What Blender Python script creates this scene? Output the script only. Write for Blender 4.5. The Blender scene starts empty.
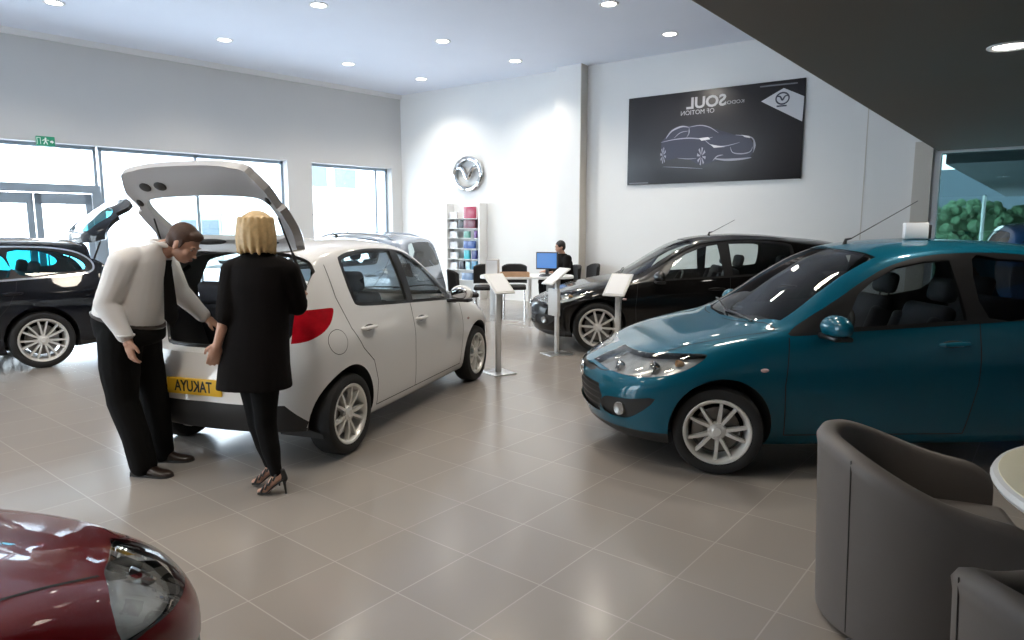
import bpy, bmesh, math, random
import numpy as np
from mathutils import Vector, Matrix
from mathutils.bvhtree import BVHTree
random.seed(7)
PI = math.pi
S = bpy.context.scene
COL = S.collection

# ------------------------------------------------------------------ materials
def mat(name, base=(.8, .8, .8), rough=.5, metal=0., coat=0., spec=.5, noise=0., nscale=20., bump=0., emit=None, estr=0., coatrough=.03):
    m = bpy.data.materials.new(name); m.use_nodes = True
    nt = m.node_tree; b = nt.nodes['Principled BSDF']
    b.inputs['Base Color'].default_value = (*base, 1)
    b.inputs['Roughness'].default_value = rough
    b.inputs['Metallic'].default_value = metal
    b.inputs['Coat Weight'].default_value = coat
    b.inputs['Coat Roughness'].default_value = coatrough
    b.inputs['Specular IOR Level'].default_value = spec
    if emit:
        b.inputs['Emission Color'].default_value = (*emit, 1); b.inputs['Emission Strength'].default_value = estr
    if noise or bump:
        tc = nt.nodes.new('ShaderNodeTexCoord'); n = nt.nodes.new('ShaderNodeTexNoise')
        n.inputs['Scale'].default_value = nscale; n.inputs['Detail'].default_value = 4
        nt.links.new(tc.outputs['Object'], n.inputs['Vector'])
        if noise:
            mx = nt.nodes.new('ShaderNodeMix'); mx.data_type = 'RGBA'
            mx.inputs['A'].default_value = (*[c*(1-noise) for c in base], 1)
            mx.inputs['B'].default_value = (*[min(1, c*(1+noise)) for c in base], 1)
            nt.links.new(n.outputs['Fac'], mx.inputs['Factor']); nt.links.new(mx.outputs['Result'], b.inputs['Base Color'])
        if bump:
            bp = nt.nodes.new('ShaderNodeBump'); bp.inputs['Strength'].default_value = bump; bp.inputs['Distance'].default_value = .01
            nt.links.new(n.outputs['Fac'], bp.inputs['Height']); nt.links.new(bp.outputs['Normal'], b.inputs['Normal'])
    return m

def paint(name, base, metal=0., flake=.0, rough=.35, coat=1.):
    m = mat(name, base, rough, metal, coat=coat, spec=.08)
    nt = m.node_tree; b = nt.nodes['Principled BSDF']
    tc = nt.nodes.new('ShaderNodeTexCoord'); n = nt.nodes.new('ShaderNodeTexNoise')
    n.inputs['Scale'].default_value = 900; nt.links.new(tc.outputs['Object'], n.inputs['Vector'])
    mx = nt.nodes.new('ShaderNodeMix'); mx.data_type = 'RGBA'
    mx.inputs['A'].default_value = (*[c*(1-flake) for c in base], 1); mx.inputs['B'].default_value = (*[min(1, c*(1+flake)) for c in base], 1)
    nt.links.new(n.outputs['Fac'], mx.inputs['Factor']); nt.links.new(mx.outputs['Result'], b.inputs['Base Color'])
    return m

def glass(name, tint=(.9, .95, .95), refl=1.0, rough=0.0):
    m = bpy.data.materials.new(name); m.use_nodes = True
    nt = m.node_tree; nt.nodes.clear()
    out = nt.nodes.new('ShaderNodeOutputMaterial'); mix = nt.nodes.new('ShaderNodeMixShader')
    tr = nt.nodes.new('ShaderNodeBsdfTransparent'); gl = nt.nodes.new('ShaderNodeBsdfGlossy')
    tr.inputs['Color'].default_value = (*tint, 1); gl.inputs['Roughness'].default_value = rough
    # reflectance rises with the viewing angle alike on both faces of the pane
    lw = nt.nodes.new('ShaderNodeLayerWeight'); lw.inputs['Blend'].default_value = .5
    pw = nt.nodes.new('ShaderNodeMath'); pw.operation = 'POWER'; pw.inputs[1].default_value = 4.
    ml = nt.nodes.new('ShaderNodeMath'); ml.operation = 'MULTIPLY_ADD'; ml.inputs[1].default_value = .85*refl; ml.inputs[2].default_value = .05*refl
    nt.links.new(lw.outputs['Facing'], pw.inputs[0]); nt.links.new(pw.outputs[0], ml.inputs[0])
    nt.links.new(ml.outputs[0], mix.inputs[0]); nt.links.new(tr.outputs[0], mix.inputs[1]); nt.links.new(gl.outputs[0], mix.inputs[2])
    nt.links.new(mix.outputs[0], out.inputs[0])
    return m

# ------------------------------------------------------------------ objects
def tag(o, label=None, cat=None, group=None, kind=None):
    if label: o['label'] = label
    if cat: o['category'] = cat
    if group: o['group'] = group
    if kind: o['kind'] = kind
    return o

def empty(name, loc=(0, 0, 0), rotz=0., label=None, cat=None, group=None):
    o = bpy.data.objects.new(name, None); COL.objects.link(o)
    o.location = loc; o.rotation_euler = (0, 0, rotz); o.empty_display_size = .2
    return tag(o, label, cat, group)

def link(name, me, m, parent=None):
    o = bpy.data.objects.new(name, me); COL.objects.link(o)
    for q in (m if isinstance(m, (list, tuple)) else [m]): me.materials.append(q)
    if parent is not None: o.parent = parent
    return o

def obj(name, bm, m, parent=None, smooth=True, angle=35):
    bmesh.ops.recalc_face_normals(bm, faces=bm.faces[:])
    for f in bm.faces: f.smooth = smooth
    if smooth:
        a = math.radians(angle)
        for e in bm.edges:
            if len(e.link_faces) == 2 and e.calc_face_angle(0) > a: e.smooth = False
    me = bpy.data.meshes.new(name); bm.to_mesh(me); bm.free()
    return link(name, me, m, parent)

def NB(): return bmesh.new()

def tr(bm, verts, M): bmesh.ops.transform(bm, matrix=M, verts=verts)

def rot(rx=0, ry=0, rz=0):
    from mathutils import Euler
    return Euler((rx, ry, rz)).to_matrix().to_4x4()

def box(bm, c, s, bev=0., seg=2, R=None, mi=0):
    """box centred on c with full size s, bevelled"""
    n0 = set(bm.verts)
    r = bmesh.ops.create_cube(bm, size=1.)
    vs = r['verts']
    tr(bm, vs, Matrix.Diagonal((*s, 1)))
    if bev > 0:
        es = list({e for v in vs for e in v.link_edges})
        bmesh.ops.bevel(bm, geom=es, offset=bev, segments=seg, profile=.5, affect='EDGES', clamp_overlap=True)
    vs = [v for v in bm.verts if v not in n0]
    M = Matrix.Translation(c) @ (R if R is not None else Matrix.Identity(4))
    tr(bm, vs, M)
    if mi:
        for f in {f for v in vs for f in v.link_faces}: f.material_index = mi
    return vs

def bb(bm, x0, x1, y0, y1, z0, z1, bev=0., seg=2):
    return box(bm, ((x0+x1)/2, (y0+y1)/2, (z0+z1)/2), (abs(x1-x0), abs(y1-y0), abs(z1-z0)), bev, seg)

def sphere(bm, c, r, u=16, v=10, R=None):
    if not hasattr(r, '__len__'): r = (r, r, r)
    M = Matrix.Translation(c) @ (R if R is not None else Matrix.Identity(4)) @ Matrix.Diagonal((*r, 1))
    return bmesh.ops.create_uvsphere(bm, u_segments=u, v_segments=v, radius=1., matrix=M)['verts']

def cyl(bm, a, b, r0, r1=None, n=16, caps=True):
    a, b = Vector(a), Vector(b); d = b-a
    q = d.to_track_quat('Z', 'Y').to_matrix().to_4x4()
    M = Matrix.Translation((a+b)/2) @ q
    return bmesh.ops.create_cone(bm, cap_ends=caps, segments=n, radius1=r0, radius2=r0 if r1 is None else r1, depth=d.length, matrix=M)['verts']

def lathe(bm, prof, n=32, axis='Z', c=(0, 0, 0), closed=False):
    """prof: list of (r, h)"""
    rings = []
    for r, h in prof:
        ring = []
        for k in range(n):
            a = 2*PI*k/n
            if axis == 'Z': p = (r*math.cos(a), r*math.sin(a), h)
            elif axis == 'Y': p = (r*math.cos(a), h, r*math.sin(a))
            else: p = (h, r*math.cos(a), r*math.sin(a))
            ring.append(bm.verts.new(Vector(p)+Vector(c)))
        rings.append(ring)
    P = list(zip(rings, rings[1:]+([rings[0]] if closed else [])))
    if not closed: P = P[:len(rings)-1]
    for A, B in P:
        for k in range(n):
            bm.faces.new((A[k], A[(k+1) % n], B[(k+1) % n], B[k]))
    return rings

def tube(bm, pts, r, n=8, caps=True, closed=False):
    pts = [Vector(p) for p in pts]
    rs = r if hasattr(r, '__len__') else [r]*len(pts)
    rings = []; prev = None
    N = len(pts)
    for i, p in enumerate(pts):
        a = pts[(i-1) % N] if (i > 0 or closed) else pts[i]
        b = pts[(i+1) % N] if (i < N-1 or closed) else pts[i]
        t = (b-a).normalized()
        if prev is None:
            u = t.orthogonal().normalized()
        else:
            u = (prev - t*prev.dot(t)).normalized()
        prev = u; w = t.cross(u)
        rings.append([bm.verts.new(p+(u*math.cos(2*PI*k/n)+w*math.sin(2*PI*k/n))*rs[i]) for k in range(n)])
    pr = list(zip(rings, rings[1:]))
    if closed: pr.append((rings[-1], rings[0]))
    for A, B in pr:
        for k in range(n): bm.faces.new((A[k], A[(k+1) % n], B[(k+1) % n], B[k]))
    if caps and not closed:
        bm.faces.new(rings[0][::-1]); bm.faces.new(rings[-1])
    return rings

def prism(bm, poly, d, M=None):
    """2-D polygon in xy extruded along +z by d, then transformed by M"""
    a = [bm.verts.new((x, y, 0)) for x, y in poly]; b = [bm.verts.new((x, y, d)) for x, y in poly]
    bm.faces.new(a[::-1]); bm.faces.new(b)
    n = len(poly)
    for i in range(n): bm.faces.new((a[i], a[(i+1) % n], b[(i+1) % n], b[i]))
    if M is not None: tr(bm, a+b, M)
    return a+b

def smooth_poly(P, n=6, closed=True):
    """Catmull-Rom through the points"""
    out = []; N = len(P)
    for i in range(N if closed else N-1):
        g = lambda k: np.array(P[k % N] if closed else P[min(max(k, 0), N-1)], float)
        p0, p1, p2, p3 = g(i-1), g(i), g(i+1), g(i+2)
        for k in range(n):
            t = k/n
            out.append(tuple(.5*(2*p1+(p2-p0)*t+(2*p0-5*p1+4*p2-p3)*t*t+(3*p1-p0-3*p2+p3)*t**3)))
    if not closed: out.append(tuple(P[-1]))
    return out

def text_mesh(body, size, extrude=.002, mirror=True, align='CENTER', bold=0.):
    """lettering as a mesh; mirrored writing runs right to left as in the place"""
    cu = bpy.data.curves.new('lettering', 'FONT'); cu.body = body; cu.size = size; cu.extrude = extrude
    cu.align_x = align; cu.align_y = 'CENTER'; cu.offset = bold; cu.resolution_u = 3
    o = bpy.data.objects.new('lettering', cu); COL.objects.link(o)
    dg = bpy.context.evaluated_depsgraph_get(); dg.update()
    me = bpy.data.meshes.new_from_object(o.evaluated_get(dg))
    bpy.data.objects.remove(o); bpy.data.curves.remove(cu)
    if mirror:
        me.transform(Matrix.Diagonal((-1, 1, 1, 1))); me.flip_normals()
    return me
def tree(o):
    yield o
    for c in o.children: yield from tree(c)

def copy_tree(o, parent=None):
    c = o.copy(); COL.objects.link(c)
    if parent is not None: c.parent = parent
    for ch in list(o.children): copy_tree(ch, c)
    return c
# ------------------------------------------------------------------ car bodies
def pchip(xs, ys):
    xs = np.array(xs, float); ys = np.array(ys, float); h = np.diff(xs); d = np.diff(ys)/h
    m = np.zeros(len(xs))
    for i in range(1, len(xs)-1):
        if d[i-1]*d[i] > 0:
            w1, w2 = 2*h[i]+h[i-1], h[i]+2*h[i-1]
            m[i] = (w1+w2)/(w1/d[i-1]+w2/d[i])
    m[0], m[-1] = d[0], d[-1]
    def f(x):
        x = np.clip(np.asarray(x, float), xs[0], xs[-1])
        k = np.clip(np.searchsorted(xs, x, side='right')-1, 0, len(h)-1)
        t = (x-xs[k])/h[k]
        return ((1+2*t)*(1-t)**2*ys[k]+t*(1-t)**2*h[k]*m[k]+t*t*(3-2*t)*ys[k+1]+t*t*(t-1)*h[k]*m[k+1])
    return f
def K(*p): return pchip([a for a, _ in p], [b for _, b in p])

def in_poly(P, x, y):
    c = False; n = len(P); j = n-1
    for i in range(n):
        xi, yi = P[i]; xj, yj = P[j]
        if (yi > y) != (yj > y) and x < (xj-xi)*(y-yi)/(yj-yi)+xi: c = not c
        j = i
    return c

AX = {'side': (0, 2), 'front': (1, 2), 'top': (0, 1)}

class Body:
    """half body (y >= 0) lofted from feature lines; regions are cut into it along projected outlines"""
    def __init__(s, sp):
        s.sp = sp; L = sp['L']; rf, nf = sp['plan_f']; rr, nr = sp['plan_r']
        st = [rf*(1-math.cos(t)) for t in np.linspace(.0, PI/2, 20)]
        st += list(np.arange(rf, L-rr, sp.get('dx', .035)))[1:]
        st += [L-rr*(1-math.cos(t)) for t in np.linspace(PI/2, 0., 26)]
        st = np.array(st)
        sub = [2, 3, 4, 5, 5, 8, 12, 6, 7]
        u = np.concatenate([np.arange(k, k+1, 1/n)[:n] for k, n in enumerate(sub)]+[[float(len(sub))]])
        V = np.zeros((len(st), len(u), 3))
        for i, x in enumerate(st):
            zt = float(sp['ztop'](x)); zb = float(sp['zbot'](x)); yb = float(sp['ybelt'](x)); zbe = float(sp['zbelt'](x))
            y6 = float(sp['ycant'](x)); z6 = float(sp['zcant'](x)); zc = float(sp['zcrease'](x)); yc = float(sp['ycrease'](x))
            z6 = min(z6, zt-.004); zbe = min(zbe, z6-.004); zc = min(zc, zbe-.01)
            lo = min(sp.get('sillz', .24), zb+.09)
            k = (0, .85*yc, .95*yc, sp.get('low', .985)*yc, yc, yb, y6, .86*y6, .5*y6, 0)
            z = (zb, zb, lo, lo+(zc-lo)*.45, zc, zbe, z6, z6+(zt-z6)*.42, z6+(zt-z6)*.86, zt)
            pf = 1.
            if x < rf: pf = max(0., 1-(1-x/rf)**nf)**(1/nf)
            if x > L-rr: pf = max(0., 1-(1-(L-x)/rr)**nr)**(1/nr)
            yy = pchip(range(10), k)(u)*pf; zz = pchip(range(10), z)(u)
            fx = sp['fdx'](zz)*max(0, 1-x/.75)**2; rx = sp['rdx'](zz)*max(0, 1-(L-x)/.6)**2
            V[i, :, 0] = x+fx-rx; V[i, :, 1] = yy; V[i, :, 2] = zz
        s.V = V; s.u = u
        bm = s.bm = bmesh.new()
        vs = [[bm.verts.new(V[i, j]) for j in range(len(u))] for i in range(len(st))]
        for i in range(len(st)-1):
            for j in range(len(u)-1):
                bm.faces.new((vs[i][j], vs[i][j+1], vs[i+1][j+1], vs[i+1][j]))
        bmesh.ops.remove_doubles(bm, verts=bm.verts[:], dist=1e-5)
        bm.normal_update()
        f = max(bm.faces, key=lambda f: f.calc_center_median().y)
        if f.normal.y < 0: bmesh.ops.reverse_faces(bm, faces=bm.faces[:])
        bm.normal_update()
        s.nl = bm.verts.layers.float_vector.new('n0')
        for v in bm.verts:
            n = v.normal.copy()
            if v.co.y < 1e-4: n.y = 0; n.normalize() if n.length > 1e-6 else None
            v[s.nl] = n
        s.rl = bm.faces.layers.int.new('region'); s.names = ['body']
        s.bvh = BVHTree.FromBMesh(bm)
        s.base = bm.copy()
    def rid(s, n):
        if n not in s.names: s.names.append(n)
        return s.names.index(n)
    def region(s, name, poly, proj='side', flt=None, only=None, new=True):
        a, b = AX[proj]; bm = s.bm
        poly = [tuple(map(float, p)) for p in poly]
        x0, x1 = min(p[0] for p in poly), max(p[0] for p in poly); y0, y1 = min(p[1] for p in poly), max(p[1] for p in poly)
        oid = None if only is None else {s.names.index(q) for q in ([only] if isinstance(only, str) else only)}
        def ok(f):
            if oid is not None and f[s.rl] not in oid: return False
            cs = [v.co for v in f.verts]
            if max(c[a] for c in cs) < x0 or min(c[a] for c in cs) > x1 or max(c[b] for c in cs) < y0 or min(c[b] for c in cs) > y1: return False
            return flt is None or flt(f.calc_center_median(), f.normal)
        cand = [f for f in bm.faces if ok(f)]
        n = len(poly); e = 1e-4
        for i in range(n):
            p, q = poly[i], poly[(i+1) % n]
            d = (q[0]-p[0], q[1]-p[1]); l = math.hypot(*d)
            if l < 1e-5: continue
            no = [0, 0, 0]; no[a] = -d[1]/l; no[b] = d[0]/l
            co = [0, 0, 0]; co[a], co[b] = p
            bx0, bx1 = min(p[0], q[0])-e, max(p[0], q[0])+e; by0, by1 = min(p[1], q[1])-e, max(p[1], q[1])+e
            sel = []; rest = []
            for f in cand:
                cs = [v.co for v in f.verts]
                if max(c[a] for c in cs) < bx0 or min(c[a] for c in cs) > bx1 or max(c[b] for c in cs) < by0 or min(c[b] for c in cs) > by1: rest.append(f)
                else: sel.append(f)
            if not sel: continue
            g = list({v for f in sel for v in f.verts})+list({x for f in sel for x in f.edges})+sel
            r = bmesh.ops.bisect_plane(bm, geom=g, dist=1e-5, plane_co=co, plane_no=no)
            got = {x for x in r['geom'] if isinstance(x, bmesh.types.BMFace)} | {f for f in sel if f.is_valid}
            cand = rest+[f for f in got]
        rid = s.rid(name)
        for f in {f for f in cand if f.is_valid}:
            c = f.calc_center_median()
            if in_poly(poly, c[a], c[b]) and (oid is None or f[s.rl] in oid) and (flt is None or flt(c, f.normal)): f[s.rl] = rid
    def cut_plane(s, co, no, only):
        i = s.names.index(only); fs = [f for f in s.bm.faces if f[s.rl] == i]
        g = list({v for f in fs for v in f.verts})+list({e for f in fs for e in f.edges})+fs
        bmesh.ops.bisect_plane(s.bm, geom=g, dist=1e-5, plane_co=co, plane_no=no)
    def faces(s, name): 
        i = s.names.index(name); return [f for f in s.bm.faces if f[s.rl] == i]
    def mesh(s, name, side='both', off=0., regions=None, M=None, solid=0., flip=False, base=False):
        """mesh of one region; off = shift along the normal; solid = thickness added inwards (second material)"""
        if base:
            fs = [f for f in s.bm.faces]
            ids = {s.names.index(r) for r in (regions or []) if r in s.names}
            fs = [f for f in fs if f[s.rl] not in ids]
        else: 
            fs = []
            for q in (regions or [name]):
                if q in s.names: fs += s.faces(q)
        idx = {}; vs = []; ns = []
        F = []
        for f in fs:
            F.append([])
            for v in f.verts:
                if v.index not in idx or True:
                    k = idx.get(v)
                    if k is None:
                        k = idx[v] = len(vs); n = v[s.nl].copy()
                        if n.length > 1e-6: n.normalize()
                        vs.append(v.co+n*off); ns.append(n)
                F[-1].append(k)
        mi = [0]*len(F)
        if solid:
            N = len(vs); vs += [vs[i]-ns[i]*solid for i in range(N)]; ns += [-n for n in ns]
            ec = {}
            for f in F:
                for p, q in zip(f, f[1:]+f[:1]): ec[(p, q)] = ec.get((p, q), 0)+1
            back = [[k+N for k in f[::-1]] for f in F]
            rim = [[q, p, p+N, q+N] for (p, q) in ec if (q, p) not in ec and (side != 'both' or vs[p].y > 1e-4 or vs[q].y > 1e-4)]
            # rims get their own vertices so that their shading stays flat
            R2 = []
            for r in rim:
                k0 = len(vs); 
                n = (vs[r[1]]-vs[r[0]]).cross(vs[r[3]]-vs[r[0]]); n = n.normalized() if n.length > 1e-9 else Vector((0, 0, 1))
                vs += [vs[k].copy() for k in r]; ns += [n]*4; R2.append([k0, k0+1, k0+2, k0+3])
            F = F+back+R2; mi = mi+[1]*(len(back)+len(R2))
        VS, NS, FS, MI = [], [], [], []
        if side in ('both', 1): VS += [v.copy() for v in vs]; NS += ns; FS += F; MI += mi
        if side in ('both', -1):
            k = len(VS); VS += [Vector((v.x, -v.y, v.z)) for v in vs]; NS += [Vector((n.x, -n.y, n.z)) for n in ns]
            FS += [[q+k for q in f[::-1]] for f in F]; MI += mi
        if flip: FS = [f[::-1] for f in FS]; NS = [-n for n in NS]
        if M is not None:
            VS = [M @ v for v in VS]; R = M.to_3x3(); NS = [R @ n for n in NS]
        me = bpy.data.meshes.new(name); me.from_pydata([tuple(v) for v in VS], [], FS)
        me.polygons.foreach_set('use_smooth', [True]*len(FS)); me.polygons.foreach_set('material_index', MI)
        me.update()
        me.normals_split_custom_set_from_vertices([tuple(n) for n in NS])
        return me
    def y(s, x, z):
        r = s.bvh.ray_cast(Vector((x, 3, z)), Vector((0, -1, 0)))
        return (r[0], r[1]) if r[0] is not None else (None, None)
    def hit(s, o, d):
        r = s.bvh.ray_cast(Vector(o), Vector(d)); return (r[0], r[1]) if r[0] is not None else (None, None)
    def cast(s, p, proj):
        if proj == 'side': return s.hit((p[0], 3, p[1]), (0, -1, 0))
        if proj == 'top': return s.hit((p[0], p[1], 3), (0, 0, -1))
        if proj == 'front': return s.hit((-2, p[0], p[1]), (1, 0, 0))
        if proj == 'rear': return s.hit((9, p[0], p[1]), (-1, 0, 0))
    def ribbon(s, bm, pts, proj='side', w=.005, lift=.0012, sides=(1, -1)):
        P = []
        for p, q in zip(pts, pts[1:]):
            k = max(1, int(math.dist(p, q)/.03))
            P += [(p[0]+(q[0]-p[0])*i/k, p[1]+(q[1]-p[1])*i/k) for i in range(k)]
        P.append(pts[-1])
        H = [s.cast(p, proj) for p in P]; H = [h for h in H if h[0] is not None]
        for sd in sides:
            prev = None
            for i, (c, n) in enumerate(H):
                a = H[max(i-1, 0)][0]; b = H[min(i+1, len(H)-1)][0]; t = (b-a)
                if t.length < 1e-6: continue
                if t.length > .3: prev = None; continue
                w_ = n.cross(t.normalized())*w/2
                q = [c+n*lift+w_, c+n*lift-w_]
                q = [bm.verts.new((v.x, sd*v.y, v.z)) for v in q]
                if prev: bm.faces.new((prev[0], prev[1], q[1], q[0]))
                prev = q
# ------------------------------------------------------------------ car materials
M = {}
M['rubber'] = mat('tyre rubber', (.012, .012, .013), .75, bump=.1, nscale=60)
M['alloy'] = mat('silver alloy', (.78, .77, .74), .33, .4)
M['trim'] = mat('black trim', (.012, .012, .013), .32)
M['plastic'] = mat('matt black plastic', (.02, .02, .021), .6)
M['cabin'] = mat('dark cabin lining', (.022, .022, .025), .8)
M['headlining'] = mat('grey cabin lining', (.16, .155, .15), .85)
M['seat'] = mat('charcoal seat cloth', (.018, .019, .026), .85, bump=.2, nscale=120)
M['chrome'] = mat('chrome', (.8, .8, .8), .08, 1.)
M['lamp'] = mat('lamp reflector', (.34, .34, .335), .25, .5, noise=.85, nscale=9)
M['lampdark'] = mat('lamp bezel', (.05, .05, .055), .3, .3)
M['amber'] = mat('amber lens', (.7, .45, .25), .2, 0, coat=.5)
M['red'] = mat('red tail lamp lens', (.45, .006, .015), .12, 0, coat=1., noise=.3, nscale=25)
M['redclear'] = mat('pale inner lamp', (.75, .55, .55), .1, .3, coat=1.)
M['disc'] = mat('brake disc steel', (.25, .24, .23), .4, .9)
M['seam'] = mat('panel gap shadow', (.01, .01, .012), .8)
M['glass'] = glass('clear car glass', (.82, .87, .86))
M['dglass'] = glass('privacy car glass', (.32, .36, .38), 1.1)
M['cyanglass'] = glass('cyan tinted car glass', (.10, .55, .62), 1.0)
M['smoke'] = mat('smoked grey tail lamp', (.10, .09, .095), .15, 0, coat=1.)
M['lens'] = glass('headlamp lens', (.93, .95, .95), .9)
M['mirror'] = mat('mirror glass', (.85, .87, .9), .02, 1.)
M['plate'] = mat('yellow number plate', (.85, .52, .03), .35)
M['plateback'] = mat('white plate backing', (.75, .75, .75), .4)
M['ink'] = mat('black lettering', (.01, .01, .01), .5)
M['white'] = paint('white car paint', (.80, .80, .80), 0., .01, .3)
M['blue'] = paint('metallic blue car paint', (.0012, .092, .15), .15, .35, .35, .9)
M['black'] = paint('metallic black car paint', (.0045, .004, .0042), 0., .3, .35, .75)
M['navy'] = paint('dark navy car paint', (.003, .0042, .008), 0., .3, .35, .75)
M['wine'] = paint('wine red car paint', (.115, .002, .005), .1, .35, .35, .7)
M['silver'] = paint('silver blue car paint', (.33, .37, .43), .5, .2, .32)
M['skyblue'] = paint('mid blue car paint', (.025, .10, .26), .35, .3, .32)
M['hatchin'] = mat('pale grey painted metal', (.42, .42, .43), .4, coat=.3)

# ------------------------------------------------------------------ specs
HATCH = dict(
    L=3.90, axle_f=.76, axle_r=3.25, R=.292, ar=.335, W=.195,
    plan_f=(.62, 2.25), plan_r=(.50, 2.7), sillz=.25,
    ztop=[(0, .615), (.06, .665), (.16, .715), (.35, .785), (.6, .865), (.85, .925), (1.0, .955), (1.25, 1.10), (1.5, 1.245), (1.75, 1.37), (1.95, 1.432), (2.2, 1.464), (2.45, 1.475), (2.8, 1.466), (3.15, 1.435), (3.42, 1.395), (3.50, 1.37), (3.55, 1.29), (3.63, 1.12), (3.70, .97), (3.76, .86), (3.82, .78), (3.87, .66), (3.90, .56)],
    zbot=[(0, .24), (.2, .19), (.6, .175), (2.0, .17), (3.3, .19), (3.6, .24), (3.9, .30)],
    ybelt=[(0, .70), (.3, .71), (.55, .74), (.8, .765), (1.1, .775), (1.5, .785), (2.4, .79), (3.0, .785), (3.3, .765), (3.55, .735), (3.75, .70), (3.9, .68)],
    zbelt=[(0, .575), (.1, .62), (.3, .69), (.55, .775), (.8, .845), (1.05, .895), (1.5, .93), (2.0, .955), (2.6, .99), (3.1, 1.025), (3.4, 1.03), (3.55, 1.0), (3.7, .86), (3.8, .72), (3.9, .48)],
    ycant=[(0, .45), (.3, .53), (.6, .60), (1.0, .665), (1.2, .685), (1.45, .655), (1.75, .600), (1.95, .572), (2.4, .562), (3.0, .585), (3.3, .605), (3.48, .61), (3.58, .61), (3.72, .61), (3.9, .60)],
    zcant=[(0, .60), (.1, .655), (.3, .75), (.6, .84), (.9, .905), (1.1, .94), (1.25, .985), (1.5, 1.13), (1.75, 1.265), (1.95, 1.345), (2.15, 1.385), (2.5, 1.41), (2.9, 1.395), (3.2, 1.36), (3.42, 1.315), (3.5, 1.27), (3.58, 1.14), (3.7, .93), (3.8, .75), (3.9, .52)],
    ycrease=[(0, .80), (.4, .81), (.76, .84), (1.2, .83), (2.2, .835), (3.0, .84), (3.3, .845), (3.6, .82), (3.9, .79)],
    zcrease=[(0, .48), (.3, .56), (.76, .66), (1.2, .66), (2.0, .68), (3.0, .74), (3.4, .78), (3.7, .66), (3.9, .42)],
    low=.985,
    fdx=[(.15, .16), (.24, .06), (.36, .012), (.48, 0), (.58, .02), (.66, .06), (.75, .12), (1., .2), (1.6, .2)],
    rdx=[(.15, .10), (.26, .04), (.40, .0), (.60, .0), (.70, .01), (.85, .02), (1.0, .0), (1.6, 0)],
    cowl=[(1.01, 0), (1.04, .30), (1.10, .50), (1.20, .638)], header=[(1.90, .525), (1.855, .3), (1.84, 0)],
    hood=[(.05, 0), (.08, .30), (.16, .46), (.36, .575), (.62, .63), (.95, .685), (1.14, .69), (1.07, .5), (1.0, .3), (.97, 0)],
    dlo=[(1.20, .925), (1.34, 1.015), (1.55, 1.135), (1.78, 1.255), (1.98, 1.335), (2.25, 1.377), (2.6, 1.388), (2.88, 1.373), (3.03, 1.348), (3.075, 1.315), (3.095, 1.18), (3.085, 1.07), (3.05, 1.035), (2.9, 1.018), (2.6, .998), (2.1, .968), (1.6, .938), (1.32, .918)],
    win_f=[(1.52, .955), (1.66, 1.165), (1.80, 1.245), (2.0, 1.325), (2.13, 1.352), (2.18, .995)],
    win_r=[(2.285, 1.005), (2.275, 1.03), (2.25, 1.34), (2.27, 1.36), (2.6, 1.366), (2.86, 1.350), (3.01, 1.325), (3.045, 1.30), (3.062, 1.18), (3.055, 1.08), (3.03, 1.057), (2.9, 1.042), (2.6, 1.022)],
    quarter=[(1.36, .955), (1.50, .965), (1.60, 1.10), (1.46, 1.03)],
    door_f=[(1.19, .26), (1.17, .60), (1.20, .93), (1.55, 1.15), (2.0, 1.40), (2.21, 1.40), (2.24, .98), (2.235, .60), (2.20, .26)],
    door_r=[(2.20, .26), (2.235, .60), (2.24, .98), (2.21, 1.42), (3.0, 1.42), (3.27, 1.30), (3.27, 1.10), (3.20, .90), (3.08, .74), (2.93, .62), (2.86, .45), (2.86, .26)],
    headlight=[(.05, .675), (.10, .635), (.25, .625), (.42, .655), (.56, .71), (.67, .79), (.56, .792), (.38, .765), (.2, .725)],
    fog=[(.075, .40), (.10, .345), (.17, .335), (.24, .36), (.36, .50), (.2, .475), (.10, .46)], foglamp=(.165, .395),
    grille=[(-.40, .53), (-.45, .45), (-.40, .33), (.40, .33), (.45, .45), (.40, .53)],
    slot=[(-.27, .60), (-.22, .585), (.22, .585), (.27, .60), (.25, .62), (-.25, .62)],
    hatch=[(0, .765), (.47, .765), (.545, .81), (.60, .90), (.635, .97), (.64, 1.06), (.645, 1.20), (.648, 1.30), (.65, 1.37), (.65, 1.60), (0, 1.60)], hatch_x=3.40,
    rear_win=[(0, .97), (.40, .98), (.51, 1.01), (.545, 1.08), (.515, 1.22), (.47, 1.29), (.32, 1.315), (0, 1.325)],
    tail=[(4.1, 1.04), (3.72, 1.055), (3.56, 1.06), (3.43, 1.062), (3.345, 1.055), (3.37, 1.01), (3.44, .95), (3.56, .885), (3.72, .84), (4.1, .83)],
    fuel=(3.40, .83), badge_z=.562, plate_z=.545, plate_x=4.0,
    cabin=dict(dash=(1.16, 1.62), seat=2.05, bench=2.86, wheel=1.74, boot=3.62),
    mirror=(1.46, .955), handle_f=(2.10, .835), handle_r=(2.98, .875), antenna=(2.15, 1.468),
    side_rep=(1.03, .70),
)
POLY_X = ('cowl', 'header', 'hood', 'dlo', 'win_f', 'win_r', 'quarter', 'door_f', 'door_r', 'headlight', 'fog', 'tail')
PROF = ('ztop', 'zbot', 'ybelt', 'zbelt', 'ycant', 'zcant', 'ycrease', 'zcrease')

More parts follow.
